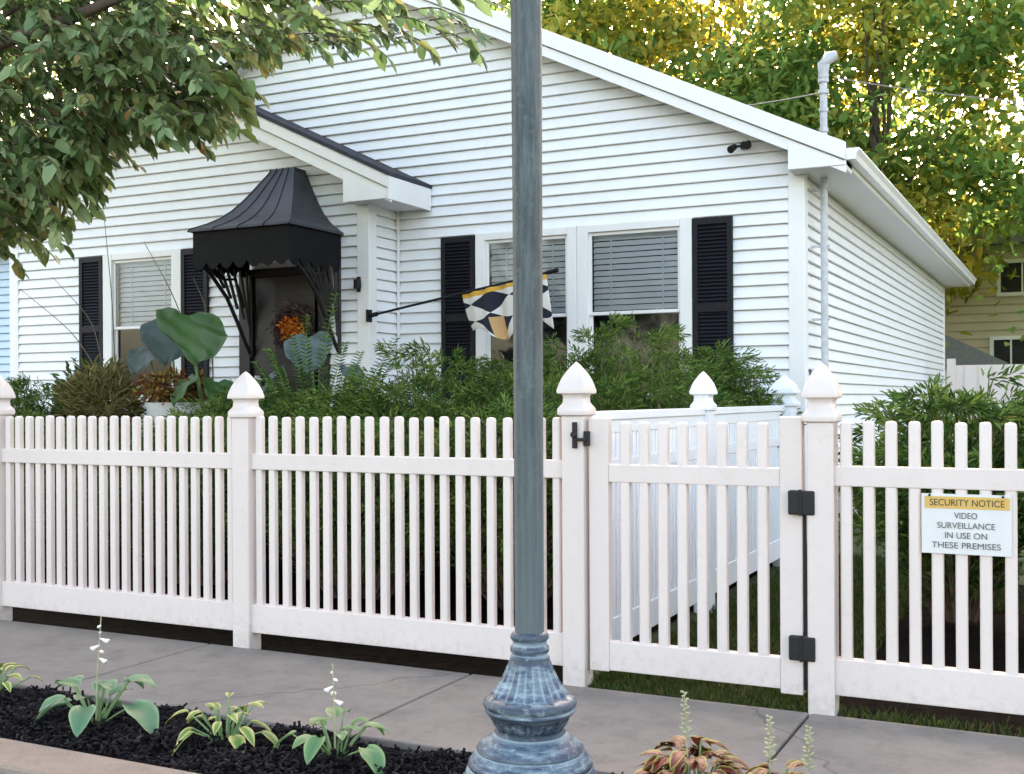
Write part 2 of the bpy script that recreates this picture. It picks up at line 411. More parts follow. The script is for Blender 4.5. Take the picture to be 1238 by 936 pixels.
WIN_T, WIN_B = 2.83, 1.32
mb = MB()     # main front wall
def ur_main(z):
    zz = max(z, 3.16) + .12 - 3.37
    return (max(XW, -11.70+zz/SL), min(XR, -1.74-zz/SL))
ztm = ztop_main(-6.72) - .12
def ur(z):
    zz = z + .12 - 3.37
    lo, hi = (XW if z < 3.1 else XL), XR
    if zz > 0: lo = max(lo, -11.70+zz/SL); hi = min(hi, -1.74-zz/SL)
    return lo, hi
siding(mb, (0,YM), (1,0), (0,-1), ZB, ztm, ur, holes=[(-5.26,-4.36,WIN_B,WIN_T),(-4.17,-3.25,WIN_B,WIN_T)])
obj('front_wall', mb, M['siding'], house)
mb = MB()     # wing front
def urw(z):
    lo, hi = XL, XW; zz = z + .12 - 3.42
    if zz > 0: lo = max(lo, -11.71+zz/SLW); hi = min(hi, -5.87-zz/SLW)
    return lo, hi
siding(mb, (0,YW), (1,0), (0,-1), ZB, ztop_wing(-8.79)-.12, urw, holes=[(-9.66,-8.78,WIN_B,WIN_T),(-7.78,-6.79,ZB,2.6)])
obj('wing_wall', mb, M['siding'], house)
mb = MB(); siding(mb, (XW,0), (0,1), (1,0), ZB, 3.24, lambda z:(YW,YM-.02))
obj('wing_side_wall', mb, M['siding'], house)
mb = MB(); siding(mb, (XR,0), (0,1), (1,0), ZB, 3.26, lambda z:(YM,YB))
obj('side_wall', mb, M['siding'], house)
mb = MB(); siding(mb, (XL,0), (0,-1), (-1,0), ZB, 3.26, lambda z:(-YB,-YW))
obj('left_wall', mb, M['siding'], house)
mb = MB()     # rear wall with gable
mb.prism_y([(XL,ZB),(XR,ZB),(XR,3.22),(-6.72,5.64),(XL,3.22)], YB-.12, YB-.01)
obj('rear_wall', mb, M['siding'], house)
# dark rooms behind the openings
for b_ in ((-5.5,-3.0, YM+.25, YM+.3, 1.0,3.0),(-9.9,-8.5, YW+.25, YW+.3, 1.0,3.0)):
    mb = MB(); mb.box(*b_); obj('room_interior', mb, M['interior'], house)

# corner boards
def part(name, boxes, mat, parent, bevel=.004, smooth=False):
    mb = MB()
    for b in boxes: mb.box(*b)
    return obj(name, mb, M[mat], parent, bevel=bevel, smooth=smooth)
part('corner_board', [(XR-.115, XR+.024, YM-.026, YM-.001, ZB-.01, 3.25), (XR+.001, XR+.026, YM-.024, YM+.115, ZB-.01, 3.24)], 'trim', house)
part('corner_board', [(XW-.115, XW+.024, YW-.026, YW-.001, ZB-.01, 3.22), (XW+.001, XW+.026, YW-.024, YW+.115, ZB-.01, 3.21)], 'trim', house)
part('corner_board', [(XL-.024, XL+.115, YW-.026, YW-.001, ZB-.01, 3.22), (XL-.026, XL-.001, YW-.024, YW+.115, ZB-.01, 3.21)], 'trim', house)
part('corner_board', [(XR+.001, XR+.026, YB-.115, YB+.02, ZB-.01, 3.24)], 'trim', house)
part('corner_board', [(XW+.021, XW+.045, YM-.05, YM-.021, ZB, 3.2)], 'trim', house)

# roofs: main and wing
def slope_prism(mb, xa, xb, f, t0, t1, y0, y1):
    """board following roof line f between xa and xb, from t0 to t1 below it"""
    mb.prism_y([(xa,f(xa)-t1),(xb,f(xb)-t1),(xb,f(xb)-t0),(xa,f(xa)-t0)], y0, y1)
roof = None
def gable_roof(xe0, xr, xe1, f, y0, y1, black):
    mb = MB()
    for a, b in ((xe0,xr),(xr,xe1)):
        slope_prism(mb, a, b, f, -.012, .028, y0-.012 if black else y0+.023, y1)
    r = obj('roof', mb, M['shingle'], house)
    black_edge = black
    t = .029 if black else .0
    s = .029
    mb = MB()
    for a, b in ((xe0,xr),(xr,xe1)): slope_prism(mb, a, b, f, -.022 if not black else t, (.125 if not black else .145), y0, y0+.022)
    obj('rake_board', mb, M['trim'], r, bevel=.003)
    mb = MB()
    for a, b in ((xe0,xr),(xr,xe1)): slope_prism(mb, a, b, f, (.135 if not black else .155), (.232 if not black else .275), y0+.026, y0+.05)
    obj('frieze_board', mb, M['trim'], r, bevel=.003)
    mb = MB()
    for a, b in ((xe0,xr),(xr,xe1)): slope_prism(mb, a, b, f, .10, .20, y0+.052, y0+.30)
    obj('rake_soffit', mb, M['soffit'], r)
    return r
r1 = gable_roof(-11.70, -6.72, -1.74, ztop_main, 9.80, YB+.3, False)
r2 = gable_roof(-11.71, -8.79, -5.87, ztop_wing, 9.27, 11.2, True)
# cut: eave boxes
def eave(r, xw, xe, zt, zb, y0, y1, sgn):
    """soffit, fascia and gutter along an eave; sgn=+1 right side"""
    mb = MB(); lo, hi = sorted((xw, xe-.02*sgn)); mb.box(lo, hi, y0+.05, y1, zb, zb+.015)
    obj('soffit', mb, M['soffit'], r)
    mb = MB(); lo, hi = sorted((xe-.02*sgn, xe)); mb.box(lo, hi, y0+.03, y1, zb-.01, zt-.03)
    obj('fascia', mb, M['trim'], r, bevel=.003)
    mb = MB()   # gutter, K-profile, hung on the fascia
    g = [(xe+.001*sgn, zt-.03),(xe+.001*sgn, zt-.125),(xe+.075*sgn, zt-.125),(xe+.085*sgn, zt-.08),(xe+.11*sgn, zt-.045),(xe+.11*sgn, zt-.03)]
    if sgn < 0: g = g[::-1]
    mb.prism_y(g, y0+.02, y1)
    obj('gutter', mb, M['trim'], r, bevel=.003)
eave(r1, XR, -1.74, 3.37, 3.215, 9.80, YB+.3, 1)
eave(r1, XL, -11.70, 3.37, 3.215, 9.80, YB+.3, -1)
# wing eave on the right: without gutter, straight fascia
mb = MB(); mb.box(XW, -5.89, 9.32, YM-.03, 3.19, 3.205); obj('soffit', mb, M['soffit'], r2)
mb = MB(); mb.box(-5.89, -5.865, 9.265, YM-.03, 3.17, 3.388); obj('fascia', mb, M['trim'], r2, bevel=.003)
# boxed eave returns
mb = MB()
mb.prism_y([(XR-.06,3.205),(-1.745,3.205),(-1.745,3.37-.16),(XR-.06, ztop_main(XR-.06)-.16)], 9.815, 9.83)
obj('eave_return', mb, M['trim'], r1, bevel=.003)
mb = MB(); mb.box(XR-.06, -1.76, 9.831, YM-.03, 3.2, 3.214); obj('return_soffit', mb, M['soffit'], r1)
mb = MB()
mb.prism_y([(XW-.12,3.185),(-5.875,3.185),(-5.875,3.42-.2),(XW-.12, ztop_wing(XW-.12)-.2)], 9.285, 9.31)
obj('eave_return', mb, M['trim'], r2, bevel=.003)
mb = MB(); mb.box(XW-.12, -5.89, 9.312, YW-.03, 3.192, 3.206); obj('return_soffit', mb, M['soffit'], r2)

# windows
def window(x0, x1, y, sash_z, casings, blind_to, seed):
    """x0..x1 glass opening in a wall at y, facing the street"""
    z0, z1 = WIN_B, WIN_T
    wd = empty('window', ((x0+x1)/2, y, z0)); wd.parent = house; wd.location = Vector(((x0+x1)/2, y, z0)) - house.location
    mb = MB(); a, b = casings
    mb.box(x0-a, x0+.004, y-.05, y+.06, z0-.075, z1+.07); mb.box(x1-.004, x1+b, y-.05, y+.06, z0-.075, z1+.07)
    mb.box(x0+.005, x1-.005, y-.047, y+.06, z1, z1+.068); mb.box(x0+.005, x1-.005, y-.058, y+.06, z0-.08, z0)
    obj('casing', mb, M['trim'], wd, bevel=.004)
    mb = MB()   # sashes
    for (s0, s1, yy) in ((sash_z, z1, y-.018), (z0, sash_z+.03, y+.008)):
        mb.box(x0+.004, x0+.034, yy, yy+.022, s0, s1-.001); mb.box(x1-.034, x1-.004, yy, yy+.022, s0, s1-.001)
        mb.box(x0+.034, x1-.034, yy+.001, yy+.021, s0, s0+.032); mb.box(x0+.034, x1-.034, yy+.001, yy+.021, s1-.032, s1-.002)
    obj('sash', mb, M['trim'], wd, bevel=.003)
    mb = MB(); mb.add([(x0+.03,y-.006,sash_z+.03),(x1-.03,y-.006,sash_z+.03),(x1-.03,y-.006,z1-.03),(x0+.03,y-.006,z1-.03)],[(0,1,2,3)])
    mb.add([(x0+.03,y+.02,z0+.03),(x1-.03,y+.02,z0+.03),(x1-.03,y+.02,sash_z+.0),(x0+.03,y+.02,sash_z+.0)],[(0,1,2,3)])
    obj('pane', mb, M['glass'], wd)
    mb = MB(); rr = random.Random(seed); z = z1-.05
    mb.box(x0+.02, x1-.02, y+.06, y+.10, z1-.05, z1-.005)
    while z > blind_to:
        t = rr.uniform(-.002,.002)
        mb.add([(x0+.02,y+.062,z-.024+t),(x1-.02,y+.062,z-.024-t),(x1-.02,y+.080,z+.024),(x0+.02,y+.080,z+.024)],[(0,1,2,3)])
        z -= .055
    mb.box(x0+.02, x1-.02, y+.06, y+.10, z-.01, z+.01)
    for xx in (x0+(x1-x0)*.22, x0+(x1-x0)*.78): mb.box(xx-.006, xx+.006, y+.058, y+.061, z, z1-.05)
    obj('blind', mb, M['blind'], wd)
    return wd
window(-5.256, -4.365, YM, 2.05, (.10,.095), 2.09, 1)
window(-4.161, -3.249, YM, 2.05, (.106,.11), 2.09, 2)
window(-9.659, -8.780, YW, 2.06, (.125,.128), 2.10, 3)
# louvred shutters
def shutter(x0, x1, y, z0, z1):
    mb = MB(); y0, y1 = y-.055, y-.022
    mb.box(x0,x0+.05,y0,y1,z0,z1); mb.box(x1-.05,x1,y0,y1,z0,z1)
    zm = (z0+z1)/2
    for a, b in ((z0,z0+.08),(zm-.035,zm+.035),(z1-.06,z1)): mb.box(x0+.05,x1-.05,y0+.001,y1,a,b)
    for a, b in ((z0+.08, zm-.035),(zm+.035, z1-.06)):
        z = a
        while z < b-.01:
            mb.add([(x0+.05,y0+.004,z),(x1-.05,y0+.004,z),(x1-.05,y1-.006,z+.034),(x0+.05,y1-.006,z+.034)],[(0,1,2,3)]); z += .034
    mb.box(x0+.03,x1-.03,y1-.005,y1+.001,z0+.02,z1-.02)
    return obj('shutter', mb, M['black'], house, bevel=.002)
shutter(-5.745, -5.365, YM, 1.26, 2.885); shutter(-3.135, -2.765, YM, 1.26, 2.885)
shutter(-10.145, -9.79, YW, 1.26, 2.885); shutter(-8.645, -8.285, YW, 1.26, 2.885)

# front door behind dark storm door
dr = empty('door', (0,0,0)); dr.parent = house; dr.location = Vector((-7.28, YW, .55)) - house.location
part('door_frame', [(-7.86,-7.72,YW-.055,YW+.05,.5,2.62),(-6.86,-6.74,YW-.055,YW+.05,.5,2.62),(-7.72,-6.86,YW-.053,YW+.05,2.54,2.62)], 'iron', dr)
mb = MB(); mb.box(-7.72,-6.86,YW-.01,YW+.03,.5,2.54)
for zz in (.7, 1.35): mb.box(-7.60,-7.33,YW-.018,YW-.011,zz,zz+.5); mb.box(-7.25,-6.98,YW-.018,YW-.011,zz,zz+.5)
obj('door_panel', mb, M['door'], dr, bevel=.004)
M['storm'] = simple('dull_storm_panel', (.022,.017,.017), .5, .6, 5, spec=.3)
part('storm_panel', [(-7.40,-6.90,YW-.048,YW-.040,1.25,2.48)], 'storm', dr, bevel=.002)
mb = MB(); mb.tube([(-7.62,YW-.06,1.48),(-7.62,YW-.10,1.48),(-7.52,YW-.10,1.48)], .011, 8); mb.lathe(-7.62,YW-.055,[(.03,1.44),(.03,1.52)],12)
obj('door_handle', mb, M['galv'], dr, smooth=40)

# bell shaped canopy over the door
aw = empty('door_canopy', (0,0,0)); aw.parent = house; aw.location = Vector((-7.17, YW, 2.9)) - house.location
mb = MB(); CX0, CX1, CY0, CY1 = -7.775, -6.555, 8.63, YW-.03
tx0, tx1, ty0 = -7.285, -7.035, 9.35
prof = [(1.0,2.905),(.985,2.93),(.90,2.955),(.78,2.995),(.64,3.055),(.50,3.14),(.37,3.245),(.25,3.36),(.13,3.48),(.06,3.55),(.04,3.59)]
rings = []
for t, z in prof:
    x0 = tx0+(CX0-tx0)*t; x1 = tx1+(CX1-tx1)*t; y0 = ty0+(CY0-ty0)*t
    rings.append([(x0,CY1,z),(x0,y0,z),(x1,y0,z),(x1,CY1,z)])
for i in range(len(rings)-1):
    a, b = rings[i], rings[i+1]
    for k in range(3): mb.add([a[k],a[k+1],b[k+1],b[k]],[(0,1,2,3)])
mb.add(rings[-1],[(0,1,2,3)])
cn = obj('canopy_top', mb, M['metalroof'], aw)
m_ = cn.modifiers.new('solid','SOLIDIFY'); m_.thickness = .008; m_.offset = -1
mb = MB()   # raised seams
for s in (.25,.5,.75):
    pts = []
    for t, z in prof:
        x0 = tx0+(CX0-tx0)*t; x1 = tx1+(CX1-tx1)*t; y0 = ty0+(CY0-ty0)*t
        pts.append((x0+(x1-x0)*s, y0-.004, z+.004))
    mb.tube(pts, .005, 6)
for k in (1,2): mb.tube([(r_[k][0], r_[k][1]-.002, r_[k][2]+.002) for r_ in rings], .008, 6)
obj('canopy_seam', mb, M['metalroof'], cn, smooth=True)
mb = MB()   # valance with scalloped lower edge
def scallop(p0, p1, n, z0, zt, depth, th=.008):
    p0, p1 = Vector(p0), Vector(p1); d = (p1-p0); nn = Vector((d.y,-d.x)).normalized()*th
    K = n*10
    for i in range(K):
        u0, u1 = i/K, (i+1)/K
        zl = [z0 - depth*abs(math.sin(math.pi*u*n)) for u in (u0,u1)]
        a = p0+d*u0; b = p0+d*u1
        mb.add([(a.x,a.y,zl[0]),(b.x,b.y,zl[1]),(b.x,b.y,zt),(a.x,a.y,zt),(a.x-nn.x,a.y-nn.y,zl[0]),(b.x-nn.x,b.y-nn.y,zl[1]),(b.x-nn.x,b.y-nn.y,zt),(a.x-nn.x,a.y-nn.y,zt)],
               [(0,1,2,3),(7,6,5,4),(4,5,1,0)])
v0 = .035
scallop((CX0+v0,CY0+v0),(CX1-v0,CY0+v0), 7, 2.60, 2.915, .07)
scallop((CX1-v0,CY0+v0),(CX1-v0,CY1), 5, 2.60, 2.915, .07)
scallop((CX0+v0,CY1),(CX0+v0,CY0+v0), 5, 2.60, 2.915, .07)
obj('valance', mb, M['valance'], aw)
mb = MB(); mb.box(CX0+.03,CX1-.03,CY0+.03,CY1,2.895,2.903); obj('canopy_ceiling', mb, M['valance'], aw)
# scrolled wall brackets under the canopy
for xb in (CX1-.06, CX0+.06):
    mb = MB()
    mb.tube([(xb,CY1,1.72),(xb,CY1,2.62)], .02, 8)
    mb.tube([(xb,CY0+.10,2.62),(xb,CY0+.28,2.50),(xb,CY0+.50,2.30),(xb,CY0+.66,2.06),(xb,CY1-.10,1.86),(xb,CY1-.02,1.75)], .02, 8)
    mb.tube([(xb,CY0+.30,2.60),(xb,CY0+.45,2.48),(xb,CY0+.62,2.50),(xb,CY0+.70,2.38),(xb,CY1-.12,2.22)], .014, 8)
    # lattice web
    for k in range(7):
        yy = CY0+.2+k*.1; mb.tube([(xb,yy,2.60),(xb,min(yy+.16,CY1-.03),2.60-(k+1)*.10)], .016, 6)
    obj('canopy_bracket', mb, M['iron'], aw, smooth=50)

# electric service on the right side wall: conduit, mast, meter
mast = empty('service_mast', (0,0,0)); mast.parent = house; mast.location = Vector((-2.03, 10.38, 1.5)) - house.location
mb = MB(); mb.tube([(-2.03,10.38,1.52),(-2.03,10.38,4.12)], .032, 14)
obj('conduit', mb, M['galv'], mast, smooth=40)
for z in (3.62,3.80,3.96,4.06):
    mb = MB(); mb.tube([(-2.03,10.38,z),(-2.03,10.38,z+.035)], .041 if z<3.9 else .046, 14); obj('mast_clamp', mb, M['galv'], mast, smooth=40)
mb = MB(); mb.lathe(-2.03,10.38,[(.10,3.40),(.085,3.42),(.045,3.46),(.036,3.50)],16)
obj('roof_flashing', mb, M['galv'], mast, smooth=40)
mb = MB(); mb.tube([(-2.03,10.38,4.10),(-2.03,10.38,4.22),(-1.99,10.40,4.28),(-1.92,10.42,4.30)], [.045,.055,.058,.04], 12)
obj('weatherhead', mb, M['galv'], mast, smooth=40)
mb = MB(); mb.box(-2.13,-2.02,10.28,10.46,1.20,1.52); mb.lathe(-1.985,10.37,[(.001,1.5)],4) if False else None
mb.tube([(-2.015,10.37,1.38),(-1.95,10.37,1.38)], .06, 18)
obj('meter_box', mb, M['galv'], mast, bevel=.006)
for z in (1.95,2.6,3.1):
    mb = MB(); mb.box(-2.135,-1.985,10.36,10.40,z,z+.02); obj('pipe_strap', mb, M['galv'], mast)
# twin flood light under the rake
fl = empty('flood_light', (0,0,0)); fl.parent = house; fl.location = Vector((-2.66, YM, 3.50)) - house.location
mb = MB(); mb.lathe(-2.66,YM-.04,[(.001,3.46),(.03,3.475),(.035,3.50),(.03,3.525),(.001,3.54)],14); obj('light_base', mb, M['hinge'], fl, smooth=40)
for s in (-1,1):
    mb = MB(); mb.tube([(-2.66,YM-.05,3.50),(-2.66+.05*s,YM-.09,3.50+.015*s),(-2.66+.06*s,YM-.12,3.49+.01*s),(-2.66+.075*s,YM-.20,3.45+.01*s)], [.010,.012,.026,.034], 12)
    obj('lamp_head', mb, M['hinge'], fl, smooth=40)
# porch light on the wing corner board
pl = empty('wall_light', (0,0,0)); pl.parent = house; pl.location = Vector((-6.36, YW-.03, 2.40)) - house.location
mb = MB(); mb.box(-6.40,-6.35,YW-.10,YW-.03,2.36,2.45); mb.box(-6.395,-6.355,YW-.05,YW-.03,2.33,2.48); obj('light_body', mb, M['hinge'], pl, bevel=.006)

# wreath on the door
wr = empty('door_wreath', (-7.13, YW-.08, 1.98), 'autumn wreath of brown twigs with orange flowers hanging on the dark front door', 'wreath')
n = 900; a = rng.uniform(0,2*math.pi,n); rad = .20 + rng.normal(0,.035,n)
P = np.stack([-7.13+rad*np.cos(a), YW-.09+rng.normal(0,.02,n), 1.98+rad*np.sin(a)],1)
D = np.stack([-np.sin(a), rng.normal(-.3,.4,n), np.cos(a)],1) + rand_dirs(n)*.7
V,F = leafcloud(P, D, rng.uniform(.03,.09,n), rng.uniform(.008,.02,n))
M['wtwig'] = leafmat('wreath_twigs', [(0,(.05,.03,.03)),(.6,(.12,.08,.08)),(1,(.22,.15,.14))], .1, .7)
npmesh('twig_ring', V, F, M['wtwig'], wr)
n = 320; P = np.array([-7.10,YW-.13,1.98]) + np.clip(rng.normal(0,1,(n,3)),-1.6,1.6)*np.array([.085,.02,.06]); P[:,2] += .0
M['wflower'] = leafmat('wreath_flowers', [(0,(.45,.04,.02)),(.5,(.70,.20,.03)),(1,(.75,.42,.06))], .2, .6)
V,F = leafcloud(P, rand_dirs(n)+np.array([0,-.6,0]), rng.uniform(.03,.06,n), rng.uniform(.02,.035,n)); npmesh('flower_cluster', V, F, M['wflower'], wr)

# ------------------------------------------------------------------ flag on its pole
fg = empty('flag', (-6.25, 9.5, 2.08), 'white and black harlequin flag with orange top edge on a dark pole', 'flag')
A, B = Vector((-6.25,9.50,2.09)), Vector((-4.13,9.24,2.395))
mb = MB(); mb.tube([A, B], .012, 10); mb.tube([B-(B-A).normalized()*.09, B+(B-A).normalized()*.02], .02, 10)
obj('flag_pole', mb, M['black'], fg, smooth=50)
mb = MB(); mb.tube([A-(B-A).normalized()*.02, A+(B-A).normalized()*.10], .022, 10); mb.box(-6.268,-6.245,9.46,9.54,2.03,2.15)
obj('pole_bracket', mb, M['black'], fg, bevel=.002)
def flagmat():
    m, nt, b = newmat('harlequin_flag_cloth')
    uv = nt.nodes.new('ShaderNodeAttribute'); uv.attribute_name = 'cloth_uv'
    sp = nt.nodes.new('ShaderNodeSeparateXYZ'); nt.links.new(uv.outputs['Vector'], sp.inputs[0])
    def mth(op, a, b2=None):
        k = nt.nodes.new('ShaderNodeMath'); k.operation = op
        for i, v in enumerate((a, b2)):
            if v is None: continue
            if isinstance(v, (int,float)): k.inputs[i].default_value = v
            else: nt.links.new(v, k.inputs[i])
        return k.outputs[0]
    s = mth('ADD', sp.outputs[0], sp.outputs[1]); d = mth('SUBTRACT', sp.outputs[0], sp.outputs[1])
    fs = mth('FLOOR', mth('MULTIPLY', mth('ADD', s, .12), 2.1)); fd = mth('FLOOR', mth('MULTIPLY', mth('ADD', d, 4.0), 2.1))
    chk = mth('MODULO', mth('ADD', fs, fd), 2.0)
    c = mixc(nt, (.78,.77,.76), (.012,.016,.035), chk)
    tan = mth('MULTIPLY', mth('GREATER_THAN', sp.outputs[1], .60), mth('LESS_THAN', mth('ABSOLUTE', mth('SUBTRACT', sp.outputs[0], .36)), .07))
    c = mixc(nt, c, (.68,.42,.20), mth('MULTIPLY', tan, .9))
    c = mixc(nt, c, (.72,.42,.06), mth('LESS_THAN', sp.outputs[1], .10))
    nt.links.new(c, b.inputs['Base Color']); b.inputs['Roughness'].default_value = .85
    return m
nu, nv = 46, 30
fa = A.lerp(B, .525); fb = A.lerp(B, .955); vsf = []; uvs = []
for j in range(nv+1):
    v = j/nv
    for i in range(nu+1):
        u = i/nu
        p = fa.lerp(fb, u)
        drop = .50*v*(.80+.22*math.cos(2*math.pi*(u*1.5+.35))*v + .10*math.sin(u*9))
        gather = .03*v*math.sin(math.pi*2*u)
        fold = .045*math.sin(u*15+v*1.5)*(.25+v) + .02*math.sin(u*31+v*3)
        vsf.append((p.x+gather+.07*v*v, p.y+fold+.03*v, p.z-.012-drop)); uvs.append((u, v))
mb = MB(); mb.add(vsf, [(j*(nu+1)+i, j*(nu+1)+i+1, (j+1)*(nu+1)+i+1, (j+1)*(nu+1)+i) for j in range(nv) for i in range(nu)])
fo = obj('flag_cloth', mb, flagmat(), fg, smooth=True)
at_ = fo.data.attributes.new('cloth_uv','FLOAT_VECTOR','POINT')
for i, (u, v) in enumerate(uvs): at_.data[i].vector = (u, v, 0)
m_ = fo.modifiers.new('solid','SOLIDIFY'); m_.thickness = .003

# ------------------------------------------------------------------ picket fence
def rbox(mb, x, y, hw, z0, z1):
    """square picket tube with a domed top"""
    prof = [(hw,z0),(hw,z1-.016),(hw*.93,z1-.007),(hw*.72,z1-.002),(hw*.35,z1)]
    c = .28
    ring = lambda h, z: [(x+sx*h*k1, y+sy*h*k2, z) for sx,sy,k1,k2 in ((-1,-1,1,1-c),(-1,-1,1-c,1),(1,-1,1-c,1),(1,-1,1,1-c),(1,1,1,1-c),(1,1,1-c,1),(-1,1,1-c,1),(-1,1,1,1-c))]
    vs_ = []; 
    for h, z in prof: vs_ += ring(h, z)
    fs = [tuple(range((len(prof)-1)*8, len(prof)*8))]
    for i in range(len(prof)-1):
        for k in range(8): fs.append((i*8+k, i*8+(k+1)%8, (i+1)*8+(k+1)%8, (i+1)*8+k))
    mb.add(vs_, fs)
CAP = [(.054,1.176),(.066,1.183),(.068,1.197),(.066,1.212),(.058,1.222),(.049,1.236),(.047,1.262),(.052,1.274),(.069,1.278),(.070,1.290),
       (.064,1.312),(.055,1.338),(.043,1.362),(.029,1.384),(.016,1.402),(.005,1.414),(.001,1.417)]
def sqlathe(mb, x, y, prof, s=1.0, dz=0.0):
    c = .10; vs_ = []
    for h, z in prof:
        h *= s
        for sx,sy,k1,k2 in ((-1,-1,1,1-c),(-1,-1,1-c,1),(1,-1,1-c,1),(1,-1,1,1-c),(1,1,1,1-c),(1,1,1-c,1),(-1,1,1-c,1),(-1,1,1,1-c)):
            vs_.append((x+sx*h*k1, y+sy*h*k2, z+dz))
    fs = [tuple(range((len(prof)-1)*8, len(prof)*8)), tuple(reversed(range(8)))]
    for i in range(len(prof)-1):
        for k in range(8): fs.append((i*8+k, i*8+(k+1)%8, (i+1)*8+(k+1)%8, (i+1)*8+k))
    mb.add(vs_, fs)
def post(parent, x, y, mat, s=1.0, dz=0.0):
    p = empty('fence_post', (0,0,0)); p.parent = parent; p.location = Vector((x,y,0)) - wloc(parent)
    mb = MB(); sqlathe(mb, x, y, [(.0525,-.12),(.0525,.6),(.0525,1.178+dz)], s)
    obj('post_sleeve', mb, mat, p, smooth=25)
    mb = MB(); sqlathe(mb, x, y, CAP, s, dz)
    obj('post_cap', mb, mat, p, smooth=38)
    return p
def panel(parent, x0, x1, mat, n, zt=1.185, yy=FY):
    pn = empty('fence_panel', (0,0,0)); pn.parent = parent; pn.location = Vector(((x0+x1)/2, yy, 0)) - wloc(parent)
    mb = MB(); mb.box(x0,x1,yy-.025,yy+.025,.913,.994); obj('top_rail', mb, mat, pn, bevel=.004)
    mb = MB(); mb.box(x0,x1,yy-.027,yy+.027,.076,.222); obj('bottom_rail', mb, mat, pn, bevel=.004)
    mb = MB(); st = (x1-x0)/n; rr = random.Random(int(abs(x0)*100))
    for k in range(n):
        x = x0+st*(k+.5)+rr.uniform(-.002,.002); rbox(mb, x, yy, (.0188 if x0 < -1 else .0212), .21, zt+rr.uniform(-.004,.004))
    obj('pickets', mb, mat, pn, smooth=30)
    return pn
pf = empty('picket_fence', (-4.0, FY, 0), 'white vinyl picket fence along the sidewalk left of the gate, partly behind the lamp post', 'fence', 'street front picket fence')
px_ = [-7.53, -5.70, -3.868, -2.012]
for x, dz in zip(px_, (0,.01,.0,.014)): post(pf, x, FY, M['fence'], 1.0, dz)
for a, b in zip(px_[:-1], px_[1:]): panel(pf, a+.051, b-.051, M['fence'], 21)
pf2 = empty('picket_fence', (-.1, FY, 0), 'white vinyl picket fence right of the gate carrying the security sign', 'fence', 'street front picket fence')
for x, dz in ((-.935,-.01),(.895,0),(2.725,0)): post(pf2, x, FY, M['fence'], 1.0, dz)
panel(pf2, -.884, .844, M['fence'], 20, 1.172); panel(pf2, .946, 2.674, M['fence'], 20, 1.172)

# gate
gt = empty('picket_gate', (-1.47, FY, 0), 'white vinyl picket gate with black hinges and latch between two fence posts', 'gate')
gx0, gx1 = -1.945, -1.012
for b_ in ((gx0, gx0+.092, FY-.026, FY+.026, .072, 1.183),(gx1-.092, gx1, FY-.026, FY+.026, .06, 1.19)):
    mb = MB(); mb.box(*b_); obj('gate_stile', mb, M['fence'], gt, bevel=.005)
mb = MB(); mb.box(gx0+.092, gx1-.092, FY-.0235, FY+.0235, .902, .980); obj('top_rail', mb, M['fence'], gt, bevel=.004)
mb = MB(); mb.box(gx0+.092, gx1-.092, FY-.0235, FY+.0235, .078, .206); obj('bottom_rail', mb, M['fence'], gt, bevel=.004)
mb = MB()
for k in range(8): rbox(mb, gx0+.092+(gx1-gx0-.184)*(k+.85)/8.7, FY, .0212, .2, 1.166)
obj('pickets', mb, M['fence'], gt, smooth=30)
for z in (.845, .257):
    mb = MB(); mb.box(gx1-.050, gx1+.056, FY-.062, FY-.0275, z-.050, z+.048); h = obj('hinge', mb, M['hinge'], gt, bevel=.006)
    mb = MB(); mb.tube([(gx1+.0, FY-.062, z-.053),(gx1+.0, FY-.062, z+.053)], .006, 10); obj('hinge_pin', mb, M['hinge'], h, smooth=40)
mb = MB(); mb.box(gx1+.001, gx1+.013, FY-.012, FY-.004, .08, .82); obj('gap_shade_strip', mb, M['hinge'], gt)  # black strip added in the hinge-side gap to stand in for its shade
mb = MB()
mb.box(-2.005,-1.985,FY-.072,FY-.054,1.05,1.165); mb.box(-1.955,-1.935,FY-.060,FY-.0275,1.06,1.125); mb.box(-1.99,-1.94,FY-.075,FY-.06,1.082,1.096)
mb.tube([(-1.995,FY-.085,1.11),(-1.995,FY-.062,1.11)], .014, 10)
obj('latch', mb, M['hinge'], gt, bevel=.003)

# inner fence running back to the house
FXI = -2.05
inf = empty('yard_fence', (FXI, 6.8, 0), 'white vinyl fence, bluish sky light in its colour, with capped top rail running back from the gate to the house', 'fence')
ys = [6.77, 8.90]
post(inf, FXI, 6.77, M['innerfence'], 1.0, .012); post(inf, FXI, 8.90, M['innerfence'], 1.55, .02)
for a, b in ((4.79, 6.72), (6.82, 8.83)):
    pn = empty('fence_panel', (0,0,0)); pn.parent = inf; pn.location = Vector((FXI,(a+b)/2,0)) - wloc(inf)
    mb = MB(); mb.box(FXI-.03,FXI+.03,a,b,1.165,1.208); mb.box(FXI-.02,FXI+.02,a,b,1.10,1.165); obj('top_rail', mb, M['innerfence'], pn, bevel=.004)
    mb = MB(); mb.box(FXI-.02,FXI+.02,a,b,.905,.975); obj('middle_rail', mb, M['innerfence'], pn, bevel=.004)
    mb = MB(); mb.box(FXI-.022,FXI+.022,a,b,.06,.205); obj('bottom_rail', mb, M['innerfence'], pn, bevel=.004)
    mb = MB(); n = int((b-a)/.058)
    for k in range(n): rbox(mb, FXI, a+(b-a)*(k+.5)/n, .0185, .19, 1.11)
    obj('pickets', mb, M['innerfence'], pn, smooth=30)

